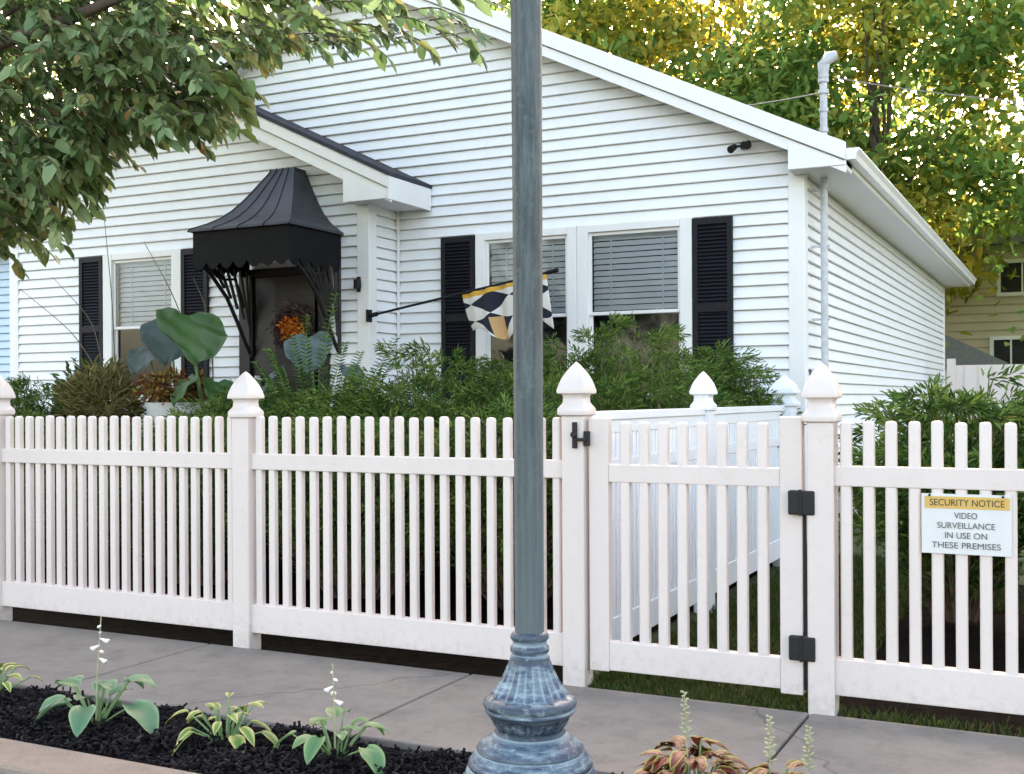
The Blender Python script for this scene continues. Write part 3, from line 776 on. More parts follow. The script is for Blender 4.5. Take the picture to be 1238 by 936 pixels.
# security sign hanging on the right fence section
sg = empty('security_sign', (-.395, FY-.045, .78), 'white SECURITY NOTICE video surveillance sign with yellow band on the picket fence', 'sign')
sx0, sx1, sz0, sz1 = -.553, -.232, .666, .896
mb = MB(); mb.box(sx0,sx1,FY-.030,FY-.026,sz0,sz1); obj('sign_board', mb, M['signwhite'], sg, bevel=.001)
mb = MB(); mb.box(sx0+.012,sx1-.006,FY-.0315,FY-.0302,sz1-.056,sz1-.010); obj('yellow_band', mb, M['signyellow'], sg)
def text(name, body, size, cx, z, mat, y=FY-.0325, width=None):
    cu = bpy.data.curves.new(name, 'FONT'); cu.body = body; cu.size = size; cu.align_x = 'CENTER'; cu.align_y = 'CENTER'; cu.extrude = .0004; cu.offset = 0
    t = bpy.data.objects.new(name, cu); col.objects.link(t)
    bpy.context.view_layer.update()
    me = bpy.data.meshes.new_from_object(t.evaluated_get(bpy.context.evaluated_depsgraph_get()))
    bpy.data.objects.remove(t)
    xs_ = [v.co.x for v in me.vertices]; s = (width/(max(xs_)-min(xs_))) if width else 1
    for v in me.vertices: v.co = (v.co.x*s, -v.co.z, v.co.y)
    me.materials.clear(); me.materials.append(mat)
    o = bpy.data.objects.new(name, me); col.objects.link(o); o.parent = sg; o.location = Vector((cx, y, z)) - sg.location
cxs = (sx0+sx1)/2
text('band_lettering', 'SECURITY NOTICE', .036, cxs+.003, sz1-.034, M['signink'], width=.265)
for i, (b_, wd_) in enumerate((('VIDEO',.082),('SURVEILLANCE',.205),('IN USE ON',.150),('THESE PREMISES',.245))):
    text('lettering', b_, .033, cxs, sz1-.083-i*.038, M['inkgrey'], width=wd_)
for x in (sx0+.03, sx1-.03):
    mb = MB(); mb.tube([(x,FY-.034,sz1-.006),(x,FY-.029,sz1-.006)], .005, 8); obj('screw', mb, M['hinge'], sg)

# ------------------------------------------------------------------ lamp post
def patina():
    m, nt, b = newmat('worn_blue_green_paint')
    f = noise(nt, 7, 6, .7, coord='Object', stretch=(6,6,.7)); f2 = noise(nt, 38, 5, .7, coord='Object')
    a = ramp(nt, f, [(.36,(.010,.018,.024)),(.5,(.034,.050,.056)),(.64,(.085,.108,.105))])
    g = nt.nodes.new('ShaderNodeNewGeometry')
    e = ramp(nt, g.outputs['Pointiness'], [(.50,(0,0,0)),(.56,(1,1,1))])
    a = mixc(nt, a, (.10,.13,.135), e)
    a = mixc(nt, a, (.10,.125,.12), ramp(nt, f2, [(.54,(0,0,0)),(.70,(.7,.7,.7))]))
    nt.links.new(a, b.inputs['Base Color']); b.inputs['Roughness'].default_value = .5
    bump(nt, b, f2, .35, .003); return m
PT = patina()
def patina_base():
    m, nt, b = newmat('worn_blue_cast_iron')
    f = noise(nt, 9, 6, .7, coord='Object', stretch=(1,1,5)); f2 = noise(nt, 30, 6, .75, coord='Object')
    a = ramp(nt, f, [(.34,(.010,.020,.055)),(.45,(.04,.065,.11)),(.55,(.12,.17,.21)),(.66,(.28,.36,.38))])
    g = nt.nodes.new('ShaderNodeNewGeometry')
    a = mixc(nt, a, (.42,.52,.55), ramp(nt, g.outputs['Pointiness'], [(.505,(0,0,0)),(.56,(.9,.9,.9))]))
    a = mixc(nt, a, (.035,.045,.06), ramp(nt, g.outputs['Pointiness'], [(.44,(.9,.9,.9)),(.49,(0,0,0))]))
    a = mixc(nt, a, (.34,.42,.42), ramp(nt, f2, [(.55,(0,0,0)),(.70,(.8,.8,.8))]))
    nt.links.new(a, b.inputs['Base Color']); b.inputs['Roughness'].default_value = .45
    bump(nt, b, f2, .5, .004); return m
PB = patina_base()
LX, LY = -1.592, 3.34
lp = empty('lamp_post', (LX,LY,0), 'old street lamp post with fluted flared cast iron base and worn blue green paint', 'lamp post')
fl16 = lambda k, am: (lambda r, z, a: r*(1-am*(.5-.5*math.cos(k*a))**.7))
mb = MB(); mb.lathe(LX,LY,[(.0475,.50),(.0475,1.2),(.0485,2.0),(.0505,2.6),(.050,3.3)],96, fl16(12,.022))
obj('pole', mb, PT, lp, smooth=60)
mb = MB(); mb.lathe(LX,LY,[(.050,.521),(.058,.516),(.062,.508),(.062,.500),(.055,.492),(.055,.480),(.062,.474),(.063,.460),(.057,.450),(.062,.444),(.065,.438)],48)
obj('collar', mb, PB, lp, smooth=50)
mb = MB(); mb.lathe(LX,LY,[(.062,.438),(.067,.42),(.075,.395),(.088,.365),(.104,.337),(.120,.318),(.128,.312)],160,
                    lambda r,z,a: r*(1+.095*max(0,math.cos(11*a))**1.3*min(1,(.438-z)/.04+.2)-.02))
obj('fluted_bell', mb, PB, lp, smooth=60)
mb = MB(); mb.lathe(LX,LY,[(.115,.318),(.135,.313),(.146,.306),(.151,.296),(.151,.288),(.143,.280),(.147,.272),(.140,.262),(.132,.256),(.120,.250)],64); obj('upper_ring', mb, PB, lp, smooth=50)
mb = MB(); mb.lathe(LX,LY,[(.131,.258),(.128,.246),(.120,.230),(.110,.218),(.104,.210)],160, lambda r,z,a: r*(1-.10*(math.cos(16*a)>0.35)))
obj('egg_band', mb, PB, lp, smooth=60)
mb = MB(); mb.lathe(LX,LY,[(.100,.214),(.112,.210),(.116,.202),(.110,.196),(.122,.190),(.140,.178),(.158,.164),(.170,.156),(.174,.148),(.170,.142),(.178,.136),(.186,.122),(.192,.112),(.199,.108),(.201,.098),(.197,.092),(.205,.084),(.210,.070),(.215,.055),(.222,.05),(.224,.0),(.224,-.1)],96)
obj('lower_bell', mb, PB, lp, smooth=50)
mb = MB(); mb.lathe(LX,LY,[(.050,3.28),(.07,3.30),(.075,3.34),(.055,3.38),(.09,3.45),(.12,3.50),(.125,3.53)],32); obj('lantern_holder', mb, PT, lp, smooth=50)
mb = MB(); mb.lathe(LX,LY,[(.10,3.53),(.16,3.62),(.19,3.74),(.18,3.86),(.13,3.98),(.06,4.05)],32); obj('lantern_globe', mb, M['terra'], lp, smooth=50)
mb = MB(); mb.lathe(LX,LY,[(.08,4.03),(.07,4.06),(.03,4.10),(.02,4.15),(.001,4.2)],24); obj('finial', mb, PT, lp, smooth=50)

# ------------------------------------------------------------------ plants: junipers
def juniper(x, y, rx, ry, h, label, nb=170, per=90, seed=0, group='junipers behind the picket fence', mat='juniper', ll=(.035,.075), lw=(.005,.011)):
    r = np.random.default_rng(seed+100)
    t = empty('juniper', (x,y,0), label, 'shrub', group)
    mb = MB(); Ps = []; Ds = []
    for b in range(nb):
        a = r.uniform(0, 2*math.pi); rad = math.sqrt(r.uniform(0,1))
        tip = np.array([x+rx*rad*math.cos(a), y+ry*rad*math.sin(a), h*(1-.34*rad**2.0)*r.uniform(.50,1.0)])
        base = np.array([x+rx*.25*rad*math.cos(a), y+ry*.25*rad*math.sin(a), .03])
        mid = base*.45 + tip*.55 + np.array([0,0,.10*h*r.uniform(.0,1)])
        out = np.array([math.cos(a)*rad, math.sin(a)*rad, .05]) + r.normal(0,.38,3)*np.array([1.3,1,.5]); out /= np.linalg.norm(out)
        tip2 = tip + out*np.array([1.3,1.3,.6])*r.uniform(.06,.16)
        pts = [base, mid, tip, tip2]
        if b % 2 == 0: mb.tube([tuple(p) for p in pts[:3]], [.010,.006,.003], 4, False)
        s = r.uniform(.04,1,per)**.72
        s3 = s*2.999; i0 = s3.astype(int); f = (s3-i0)[:,None]; pa = np.array(pts)
        pos = pa[i0]*(1-f)+pa[i0+1]*f
        ax = pa[i0+1]-pa[i0]; ax /= np.linalg.norm(ax,axis=1,keepdims=True)
        sp = r.normal(0,1,(per,3)); sp /= np.linalg.norm(sp,axis=1,keepdims=True)
        Ps.append(pos + sp*r.uniform(0,.05,(per,1))); Ds.append(ax*.9+sp*.75+np.array([0,0,.12]))
    P = np.concatenate(Ps); D = np.concatenate(Ds)
    k = P[:,2] > .02; P, D = P[k], D[k]; n = len(P)
    V,F = leafcloud(P, D, r.uniform(*ll,n), r.uniform(*lw,n), r=r)
    npmesh('foliage', V, F, M[mat], t)
    obj('branches', mb, M['twig'], t)
    return t
J = [(-5.75,7.15,.62,.75,1.42,'low spreading juniper just right of the fence post below the door'),
     (-5.10,7.3,.72,.85,1.40,'juniper under the empty wall between the house corner and the left shutter'),
     (-4.35,7.5,.72,.9,1.70,'juniper behind the lamp post beneath the flag'),
     (-3.55,7.7,.70,.95,1.72,'juniper below the white mullion between the two windows'),
     (-2.86,7.5,.66,.95,1.84,'tallest juniper, below the right window and its shutter'),
     (-5.4,6.1,.8,.55,1.16,'low juniper front row right behind the pickets near the tall post'),
     (-4.1,6.1,.85,.55,1.20,'low juniper front row behind the pickets left of the lamp post'),
     (-3.05,6.2,.62,.6,1.25,'low juniper front row between lamp post and gate post'),
     (-2.55,8.9,.42,.6,1.72,'narrow juniper closest to the right corner of the white house'),
     (-9.35,8.2,.85,.7,1.52,'dark juniper under the white corner at the far left end of the house'),
     (-8.55,7.2,.8,.6,1.20,'dark low juniper behind the leftmost fence section'),
     (-7.0,6.3,.9,.6,1.12,'low juniper behind the pickets left of the tall middle post')]
for i, (x,y,rx,ry,h,lb) in enumerate(J): juniper(x,y,rx,ry,h,lb, seed=i, nb=int(260+150*rx))
JR = [(-.62,6.9,.55,.7,1.44,'juniper directly right of the hinge post behind the right fence'),
      (.25,6.9,.62,.8,1.46,'juniper behind the security sign right of its neighbour'),
      (1.2,6.8,.7,.8,1.40,'juniper at the far right edge behind the fence')]
for i, (x,y,rx,ry,h,lb) in enumerate(JR): juniper(x,y,rx,ry,h,lb, seed=40+i, nb=int(150+90*rx), group='junipers behind the right fence', ll=(.04,.08), lw=(.009,.018))

# ------------------------------------------------------------------ broad leaves (hosta, elephant ear)
def blade_mesh(pts_w, base, direction, length, width, arch, shape='heart', na=10, nc=12, cup=.25, wave=.0, droop=0.0, r=random, rot=0.0):
    """curved leaf blade as quads; returns verts, faces, rim values"""
    base = Vector(base); d = Vector(direction).normalized(); side = d.cross(Vector((0,0,1)))
    if side.length < .1: side = Vector((1,0,0))
    side.normalize(); up = side.cross(d).normalized()
    side, up = side*math.cos(rot)+up*math.sin(rot), up*math.cos(rot)-side*math.sin(rot)
    V = []; RM = []; F = []
    for i in range(na+1):
        t = i/na
        if shape == 'heart': w_ = (math.sin(math.pi*min(1,(t*.95+.05))**.72))**.75
        else: w_ = math.sin(math.pi*min(1,t*.97+.03)**.8)**.9
        c = base + d*(length*t*(1-.12*droop*t)) + up*(arch*length*math.sin(math.pi*.55*t)) - Vector((0,0,1))*(droop*length*t*t)
        for j in range(nc+1):
            s = (j/nc-.5)*2
            off = side*(width*.5*w_*s) + up*(.012*length*math.cos(6*math.pi*s)*w_ + cup*width*abs(s)**1.6*.5*w_ + wave*width*math.sin(t*14+j)*abs(s))
            back = -d*(length*.08*abs(s)**2*(1-t)**3 if shape == 'heart' else 0)
            V.append(tuple(c+off+back)); RM.append(max(abs(s), (t-.80)*4.5 if t > .8 else 0))
    for i in range(na):
        for j in range(nc): a = i*(nc+1)+j; F.append((a,a+1,a+nc+2,a+nc+1))
    return V, F, RM
def bladeobj(name, blades, mat, parent):
    mb = MB(); rim = []
    for V,F,RM in blades: mb.add(V,F); rim += RM
    o = obj(name, mb, mat, parent, smooth=True)
    a = o.data.attributes.new('rim','FLOAT','POINT'); a.data.foreach_set('value', np.array(rim, dtype=np.float32))
    return o
def blademat(name, stops, trans=.25, rough=.45, veins=.25):
    m, nt, b = newmat(name)
    at = nt.nodes.new('ShaderNodeAttribute'); at.attribute_name = 'rim'
    f = noise(nt, 18, 3, .6, coord='World')
    ad = nt.nodes.new('ShaderNodeMath'); ad.operation = 'MULTIPLY_ADD'; nt.links.new(f, ad.inputs[0]); ad.inputs[1].default_value = .45; 
    sub = nt.nodes.new('ShaderNodeMath'); sub.operation = 'SUBTRACT'; nt.links.new(at.outputs['Fac'], sub.inputs[0]); sub.inputs[1].default_value = .22
    nt.links.new(sub.outputs[0], ad.inputs[2])
    c = ramp(nt, ad.outputs[0], stops)
    g = nt.nodes.new('ShaderNodeNewGeometry')
    c = mixc(nt, c, ramp(nt, g.outputs['Random Per Island'], [(0,(.6,.62,.6)),(1,(1.3,1.25,1.2))]), .6, 'MULTIPLY')
    nt.links.new(c, b.inputs['Base Color']); b.inputs['Roughness'].default_value = rough
    bump(nt, b, noise(nt, 70, 2, .5, coord='World'), veins, .006)
    t = nt.nodes.new('ShaderNodeBsdfTranslucent'); nt.links.new(c, t.inputs[0])
    mx = nt.nodes.new('ShaderNodeMixShader'); mx.inputs[0].default_value = trans
    nt.links.new(b.outputs[0], mx.inputs[1]); nt.links.new(t.outputs[0], mx.inputs[2])
    nt.links.new(mx.outputs[0], nt.nodes['Material Output'].inputs[0]); return m
BM = {'blue': blademat('blue_green_hosta', [(0,(.085,.20,.10)),(.7,(.12,.25,.13)),(.95,(.25,.36,.20))]),
      'varie': blademat('yellow_edged_hosta', [(0,(.11,.24,.045)),(.42,(.17,.30,.06)),(.66,(.48,.50,.16)),(1,(.60,.56,.24))]),
      'green': blademat('mid_green_hosta', [(0,(.075,.20,.075)),(.7,(.13,.28,.11)),(.95,(.30,.40,.17))]),
      'ear': blademat('elephant_ear_green', [(0,(.055,.15,.03)),(.8,(.038,.11,.022)),(1,(.08,.16,.045))], .25, .4),
      'earblue': blademat('elephant_ear_blue', [(0,(.085,.135,.13)),(.8,(.065,.11,.115)),(1,(.11,.16,.15))], .2, .45),
      'cole': blademat('red_coleus', [(0,(.17,.012,.016)),(.42,(.07,.008,.006)),(.66,(.12,.03,.008)),(.80,(.26,.20,.035)),(1,(.36,.33,.08))])}
def hosta(x, y, z, n, size, mat, label, seed, spread=1.0, stalk=None, width=.62):
    r = random.Random(seed)
    t = empty('hosta', (x,y,z), label, 'plant', 'hostas in the mulch strip')
    blades = []; mb = MB()
    for k in range(n):
        a = 2.4*k + r.uniform(-.3,.3); ring = k/n
        el = R(80 - 55*ring*spread + r.uniform(-8,8))
        L = size*(.65+.45*r.random())*(.7+.4*ring)
        pl = size*(.95+.65*r.random())*(1 if ring > .25 else .9)
        b0 = Vector((x+.02*math.cos(a), y+.02*math.sin(a), z))
        pd = Vector((math.cos(a)*math.cos(el), math.sin(a)*math.cos(el), math.sin(el)))
        b1 = b0 + pd*pl
        mb.tube([b0, b0+pd*pl*.5+Vector((0,0,.004)), b1], [.005,.004,.003], 6, False)
        dd = Vector((math.cos(a), math.sin(a), .35-.85*ring+r.uniform(-.2,.2)))
        blades.append(blade_mesh(None, b1-dd.normalized()*.004, dd, L, L*width*r.uniform(.85,1.1), .10, 'heart' if width>.5 else 'lance', cup=.22, droop=.18+.35*ring, wave=.02))
    bladeobj('leaves', blades, BM[mat], t)
    obj('leaf_stems', mb, M['hostastalk'], t, smooth=True)
    if stalk:
        h, lean, nf = stalk
        mb = MB(); top = Vector((x+lean, y, z+h))
        pts = [Vector((x,y,z)), Vector((x+lean*.3,y,z+h*.5)), top]
        mb.tube(pts, [.0035,.003,.002], 6, False); obj('flower_stalk', mb, M['stalk'], t)
        mb = MB()
        for q in range(nf):
            s = .62+.36*q/nf; p = Vector((x,y,z)).lerp(top, s); a = q*2.2
            d = Vector((math.cos(a),math.sin(a),-.35)).normalized()
            L = .036 if q < nf*.6 else .018
            mb.tube([p, p+d*L*.35, p+d*L*.75, p+d*L], [.002,.005,.008,.011] if L>.03 else [.003,.005,.005,.002], 8)
        obj('flowers', mb, M['whiteflower'], t, smooth=True)
    return t
hosta(-3.47,3.32,-.005, 15, .135, 'blue', 'blue green hosta with round leaves and a tall white flower stalk', 3, stalk=(.43,.03,6), width=.82)
hosta(-2.86,3.36,-.005, 22, .105, 'varie', 'hosta with yellow edged variegated leaves between the two green hostas', 8, width=.50)
hosta(-2.37,3.37,-.005, 14, .12, 'green', 'green hosta nearest the lamp post with a thin bud stalk', 12, stalk=(.34,-.01,5), width=.72)
hosta(-4.22,3.45,-.005, 18, .105, 'varie', 'variegated hosta cut off by the left edge of the picture', 21, width=.50)

def coleus(x, y, z, h, rad, label, seed, n=95, size=.085, name='coleus', group='coleus at the bottom edge', mat='cole', cat='plant'):
    r = random.Random(seed); t = empty(name, (x,y,z), label, cat, group); blades = []; mb = MB()
    for k in range(n):
        a = r.uniform(0,2*math.pi); q = math.sqrt(r.random())
        p = Vector((x+rad*q*math.cos(a), y+rad*q*math.sin(a), z + h*(1-.45*q*q)*r.uniform(.75,1.0)))
        d = Vector((math.cos(a)*(.4+q), math.sin(a)*(.4+q), r.uniform(-.5,.25)))
        blades.append(blade_mesh(None, p, d, size*r.uniform(.7,1.2), size*r.uniform(.45,.62), .05, 'lance', 7, 4, cup=.2, droop=.35, wave=.03))
        if k % 3 == 0: mb.tube([(x+rad*.2*q*math.cos(a), y+rad*.2*q*math.sin(a), z), p], [.005,.003], 5, False)
    bladeobj('leaves', blades, BM[mat], t); obj('stems', mb, M['hostastalk'], t)
    return t
def spike(parent, x, y, z0, z1, lean, mat, n=26, seed=0):
    r = random.Random(seed); mb = MB(); top = Vector((x+lean,y,z1)); b = Vector((x,y,z0)); mb.tube([b, top], [.003,.0015], 5, False)
    for q in range(n):
        s = .45+.55*q/n; p = b.lerp(top, s); a = q*2.4; d = Vector((math.cos(a),math.sin(a),.5)).normalized(); L = .014*(1.25-s)+.004
        mb.tube([p, p+d*L, p+d*L*1.6], [.002,.0045,.001], 5)
    return obj('flower_spike', mb, mat, parent, smooth=True)
c1 = coleus(-1.045,3.30,.0, .265, .125, 'dark red coleus with yellow leaf edges at the bottom of the picture', 5)
spike(c1, -1.045,3.28,.15,.40,-.012, M['stalk'], seed=1)
c2 = coleus(-.775,3.27,.0, .225, .11, 'yellowish coleus with red leaf centres right of the dark red one', 9)
spike(c2, -.80,3.27,.12,.36,.0, M['stalk'], seed=2); spike(c2, -.70,3.28,.12,.34,.01, M['stalk'], seed=3)
# narrow leaved plant between the coleus
t = empty('grassy_plant', (-.89,3.36,0), 'grey green narrow leaved plant between the two coleus', 'plant'); r_ = random.Random(4); blades = []
for k in range(26):
    a = r_.uniform(0,6.28); el = R(r_.uniform(35,85)); L = r_.uniform(.14,.27)
    blades.append(blade_mesh(None, (-.89+.01*math.cos(a),3.36+.01*math.sin(a),0), (math.cos(a)*math.cos(el),math.sin(a)*math.cos(el),math.sin(el)), L, .013, .02, 'lance', 7, 2, cup=.1, droop=.3))
bladeobj('leaves', blades, BM['blue'], t)

# elephant ears
def ear(x, y, leaves, label, mat, seed):
    r = random.Random(seed); t = empty('elephant_ear', (x,y,0), label, 'plant'); mb = MB(); blades = []
    for (lx, lz, ly, d, L, W) in leaves:
        mb.tube([(x,y,0),((x+lx)/2+.03,(y+ly)/2,lz*.6),(lx,ly,lz)], [.02,.015,.009], 8, False)
        blades.append(blade_mesh(None, (lx,ly,lz), d, L, W, .05, 'heart', 14, 10, cup=.16, droop=.06, wave=.05, rot=r.uniform(-.22,.22)))
    bladeobj('leaves', blades, BM[mat], t); obj('leaf_stems', mb, M['hostastalk'], t, smooth=True); return t
ear(-7.2, 8.35, [(-7.42,2.06,8.20,(.62,-.50,-.62),.76,.66),(-7.10,1.44,8.25,(.5,-.3,-.7),.42,.36),(-7.0,1.30,8.3,(.2,-.2,-.6),.34,.28),(-7.3,1.5,8.2,(-.1,-.5,-.6),.36,.34)],
    'large dark green elephant ear leaf left of the door', 'ear', 2)
ear(-7.72, 8.4, [(-7.80,2.02,8.42,(.30,-.45,-.72),.52,.52),(-8.02,1.76,8.35,(.1,-.5,-.5),.34,.30)],
    'blue grey elephant ear leaf in front of the left window', 'earblue', 5)
ear(-5.98, 8.25, [(-6.02,1.82,8.2,(.35,-.5,-.65),.46,.42),(-5.62,1.55,8.2,(.5,-.3,-.5),.26,.22),(-6.3,1.55,8.2,(-.3,-.35,-.6),.34,.3)],
    'blue grey elephant ear below the wreath', 'earblue', 3)

# fern-like sumac fronds at the right of the door
t = empty('sumac', (-5.75,8.0,0), 'bright green feathery fronds rising right of the dark canopy', 'plant'); Ps=[];Ds=[];Ls=[];Ws=[]; mb = MB()
for k,(tx_,tz,ty_) in enumerate([(-5.52,2.16,7.9),(-5.75,1.98,7.8),(-6.05,1.70,7.7),(-5.42,1.75,7.9),(-5.9,1.82,7.8),(-5.2,1.66,7.8),(-6.3,1.6,7.8),(-5.05,1.78,8.1),(-4.95,1.60,7.9),(-6.35,1.72,8.0)]):
    b = np.array([-5.8+.03*k, 8.0, .6]); tip = np.array([tx_,ty_,tz]); mid = (b+tip)/2+np.array([-.08,0,.12])
    mb.tube([tuple(b-np.array([0,0,.6])),tuple(b),tuple(mid),tuple(tip)], [.008,.006,.004,.002], 5, False)
    for q in range(30):
        s = .25+.75*q/30; p = (1-s)**2*b+2*s*(1-s)*mid+s*s*tip; ax = tip-b; ax/=np.linalg.norm(ax)
        for sd_ in (-1,1):
            Ps.append(p); Ds.append(ax*.45+np.array([sd_*.9,-.25,-.05])); Ls.append(.13*(1.15-s*.75)); Ws.append(.03)
V,F = leafcloud(np.array(Ps),np.array(Ds),np.array(Ls),np.array(Ws),roll=.3)
M['sumac'] = leafmat('sumac_leaflets', [(0,(.07,.16,.025)),(1,(.15,.28,.05))], .35, .5)
npmesh('leaves', V, F, M['sumac'], t); obj('stems', mb, M['hostastalk'], t)

def bush(name, x, y, z0, rx, ry, rz, n, mat, label, ll=(.05,.1), lw=(.02,.04), cat='plant', group=None, seed=1, up=.4):
    r = np.random.default_rng(seed); t = empty(name, (x,y,0), label, cat, group)
    d = r.normal(size=(n,3)); d /= np.linalg.norm(d,axis=1,keepdims=True)
    rad = r.uniform(.55,1.05,(n,1)); P = np.array([x,y,z0]) + d*rad*np.array([rx,ry,rz])
    P += .06*np.sin(P[:,::-1]*17)
    D = d + r.normal(0,.6,(n,3)) + np.array([0,0,up])
    V,F = leafcloud(P, D, r.uniform(*ll,n), r.uniform(*lw,n), r=r)
    npmesh('foliage', V, F, M[mat], t)
    mb = MB()
    for k in range(14):
        q = P[r.integers(0,n)]; mb.tube([(x,y,0),(x+(q[0]-x)*.4,y+(q[1]-y)*.4,q[2]*.6),tuple(q)], [.012,.008,.003], 5, False)
    obj('stems', mb, M['twig'], t); return t
bush('feather_grass', -8.45,8.15,1.22, .36,.3,.34, 2600, 'olive', 'yellow olive feathery bush left of the red and gold potted plant', (.06,.14),(.006,.014), seed=4)
bush('white_flower_shrub', -9.0,8.6,1.28, .42,.3,.38, 900, 'shrub', 'leafy green shrub with small white blossoms at the far left', (.06,.12),(.03,.05), seed=6)
n = 120; P = np.array([-9.1,8.4,1.42])+rng.normal(0,1,(n,3))*np.array([.26,.1,.12])
# pot and pedestal with coleus
ur_ = empty('planter_urn', (-7.62,8.3,0), 'white pedestal planter in front of the porch', 'planter')
mb = MB(); mb.lathe(-7.62,8.3,[(.20,-.02),(.20,.06),(.12,.12),(.09,.35),(.10,.75),(.16,.90),(.22,1.0),(.26,1.12),(.28,1.22),(.29,1.25),(.25,1.25),(.24,1.20)],32)
obj('urn_body', mb, M['terra'], ur_, smooth=40)
mb = MB(); mb.lathe(-7.62,8.3,[(.243,1.19),(.24,1.215)],32); obj('potting_soil', mb, M['soil'], ur_)
bush('potted_coleus', -7.60,8.3,1.37, .34,.28,.12, 1000, 'coleus', 'red and gold leafy plant spilling out of the white pedestal planter', (.045,.085),(.022,.038), seed=7, up=-.1)
# bare arching stems at the left wall
def stems(x, y, pts_list, label, name='bare_stems'):
    t = empty(name, (x,y,0), label, 'plant'); mb = MB()
    for pts in pts_list:
        pts = [Vector(p) for p in pts]; out = []
        for i in range(len(pts)-1):
            for s in range(6): out.append(pts[i].lerp(pts[i+1], s/6))
        out.append(pts[-1]); sm = out[:]
        for _ in range(3): sm = [sm[0]]+[(sm[i-1]+sm[i]*2+sm[i+1])/4 for i in range(1,len(sm)-1)]+[sm[-1]]
        mb.tube(sm, [.009*(1-.7*i/len(sm)) for i in range(len(sm))], 6, False)
    obj('stems', mb, M['twig'], t); return t
stems(-9.1,8.8,[[(-9.0,8.8,0),(-9.0,8.8,1.4),(-9.6,8.9,2.0),(-10.4,8.9,2.5)],[(-9.0,8.8,0),(-9.0,8.8,1.3),(-9.3,8.9,2.1),(-9.9,8.9,2.6)],
               [(-8.95,8.8,0),(-8.9,8.8,1.6),(-9.05,8.9,2.4),(-9.15,8.9,3.2)]], 'thin bare arching stems against the siding at the left')
stems(-7.5,8.9,[[(-7.75,8.8,0),(-7.75,8.8,1.5),(-8.1,8.8,2.3),(-8.6,8.9,2.9)],[(-7.7,8.8,0),(-7.6,8.8,1.6),(-7.7,8.8,2.2),(-7.95,8.9,2.5)]], 'bare twigs crossing the window left of the canopy')
# door side dried branches in front of the right of the canopy
# ------------------------------------------------------------------ trees
def limb(mb, a, b, r0, r1, wob, r, n=6):
    a, b = np.array(a,float), np.array(b,float); pts = []
    for i in range(n+1):
        t = i/n; p = a*(1-t)+b*t + r.normal(0,1,3)*wob*math.sin(math.pi*t); pts.append(tuple(p))
    mb.tube(pts, [r0*(1-i/n)+r1*i/n for i in range(n+1)], 7, False); return pts
def tree(x, y, h, rx, ry, crown0, mat, label, n=16000, ls=.2, seed=1, nclump=150, dense=.30, group='trees behind the white house'):
    r = np.random.default_rng(seed); t = empty('tree', (x,y,-.03), label, 'tree', group)
    mb = MB(); limb(mb, (x,y,-.1), (x+r.normal(0,.2),y,h*.62), .20, .07, .06, r, 8)
    cz = (crown0+h)/2; rz = (h-crown0)/2
    d = r.normal(size=(nclump,3)); d /= np.linalg.norm(d,axis=1,keepdims=True)
    rad = r.uniform(.35,1,(nclump,1))**.6; C = np.array([x,y,cz])+d*rad*np.array([rx,ry,rz])*r.uniform(.86,1.12,(nclump,1))
    for k in range(0,nclump,5):
        z0 = min(max(C[k,2]*.6, crown0*.7), h*.6); limb(mb, (x,y,z0), C[k], .035, .01, .12, r, 5)
    obj('trunk', mb, M['bark'], t, smooth=True)
    per = n//nclump; Ps = []; 
    for k in range(nclump):
        sz = r.uniform(.35,.95)*dense*.92*min(rx,3)/1.0
        Ps.append(C[k]+r.normal(0,1,(per,3))*np.array([sz*1.1,sz*1.1,sz*.6]))
    P = np.concatenate(Ps); n = len(P)
    k = P[:,2] > crown0-.6; P = P[k]; n = len(P)
    D = rand_dirs(n, r); D[:,2] -= .3
    V,F = leafcloud(P, D, r.uniform(.6,1.25,n)*ls, r.uniform(.35,.65,n)*ls, r=r)
    npmesh('crown', V, F, M[mat], t); return t
T = [(-15.5,27,12.5,3.6,3.2,1.5,'bg_green','dark green tree behind the ridge of the house',.2),
     (-11.6,26,13,3.0,3,1.5,'bg_mixed','green and gold tree rising just right of the roof peak behind the lamp post',.2),
     (-8.4,28,14,3.0,3,2,'bg_yellow','bright yellow tree behind the middle of the roof slope',.2),
     (-6.2,24.8,9.2,2.4,2.2,1.2,'bg_green','lower green tree in front of the yellow one above the roof slope',.17),
     (-4.3,28.5,13.5,2.8,2.8,2.0,'bg_yellow','yellow green tree behind the service mast',.2),
     (-3.6,24.8,12.6,3.4,2.4,3.3,'bg_mixed','tall green tree with yellow patches right of the service mast',.17),
     (1.9,24.3,12.5,4.9,2.6,2.3,'bg_green','loose leafy green tree at the right edge with sky showing through',.18),
     (6.5,27,12,3.6,3.2,2,'bg_green','green tree standing right of the beige house',.2)]
for i, (x,y,h,rx,ry,c0,mt,lb,ls) in enumerate(T):
    tree(x,y,h,rx,ry,c0,mt,lb, n=((13500 if i == 6 else 10500) if i >= 4 else 13000), nclump=((105 if i == 6 else 78) if i >= 4 else 140), ls=ls*1.4, seed=30+i)
# woodland beyond
r = np.random.default_rng(5); n = 26000
P = np.stack([r.uniform(-34,-3,n), r.uniform(38,46,n), r.uniform(0,1,n)**.8*9.5],1); P[:,2] *= (.75+.25*np.sin(P[:,0]*.7))
V,F = leafcloud(P, rand_dirs(n,r), r.uniform(.25,.55,n), r.uniform(.15,.35,n), r=r)
tag(npmesh('woodland', V, F, M['bg_green']), 'far wood of green leaves behind the trees and houses', 'woodland', None, 'stuff')

# street tree at top left: drooping leafy sprays
st = empty('street_tree', (-6.9,3.95,0), 'street tree with drooping mid green leaves hanging into the top left', 'tree')
r = np.random.default_rng(77)
mb = MB()
trunk = limb(mb, (-6.9,3.95,-.1), (-6.7,4.2,3.0), .14, .10, .03, r, 8)
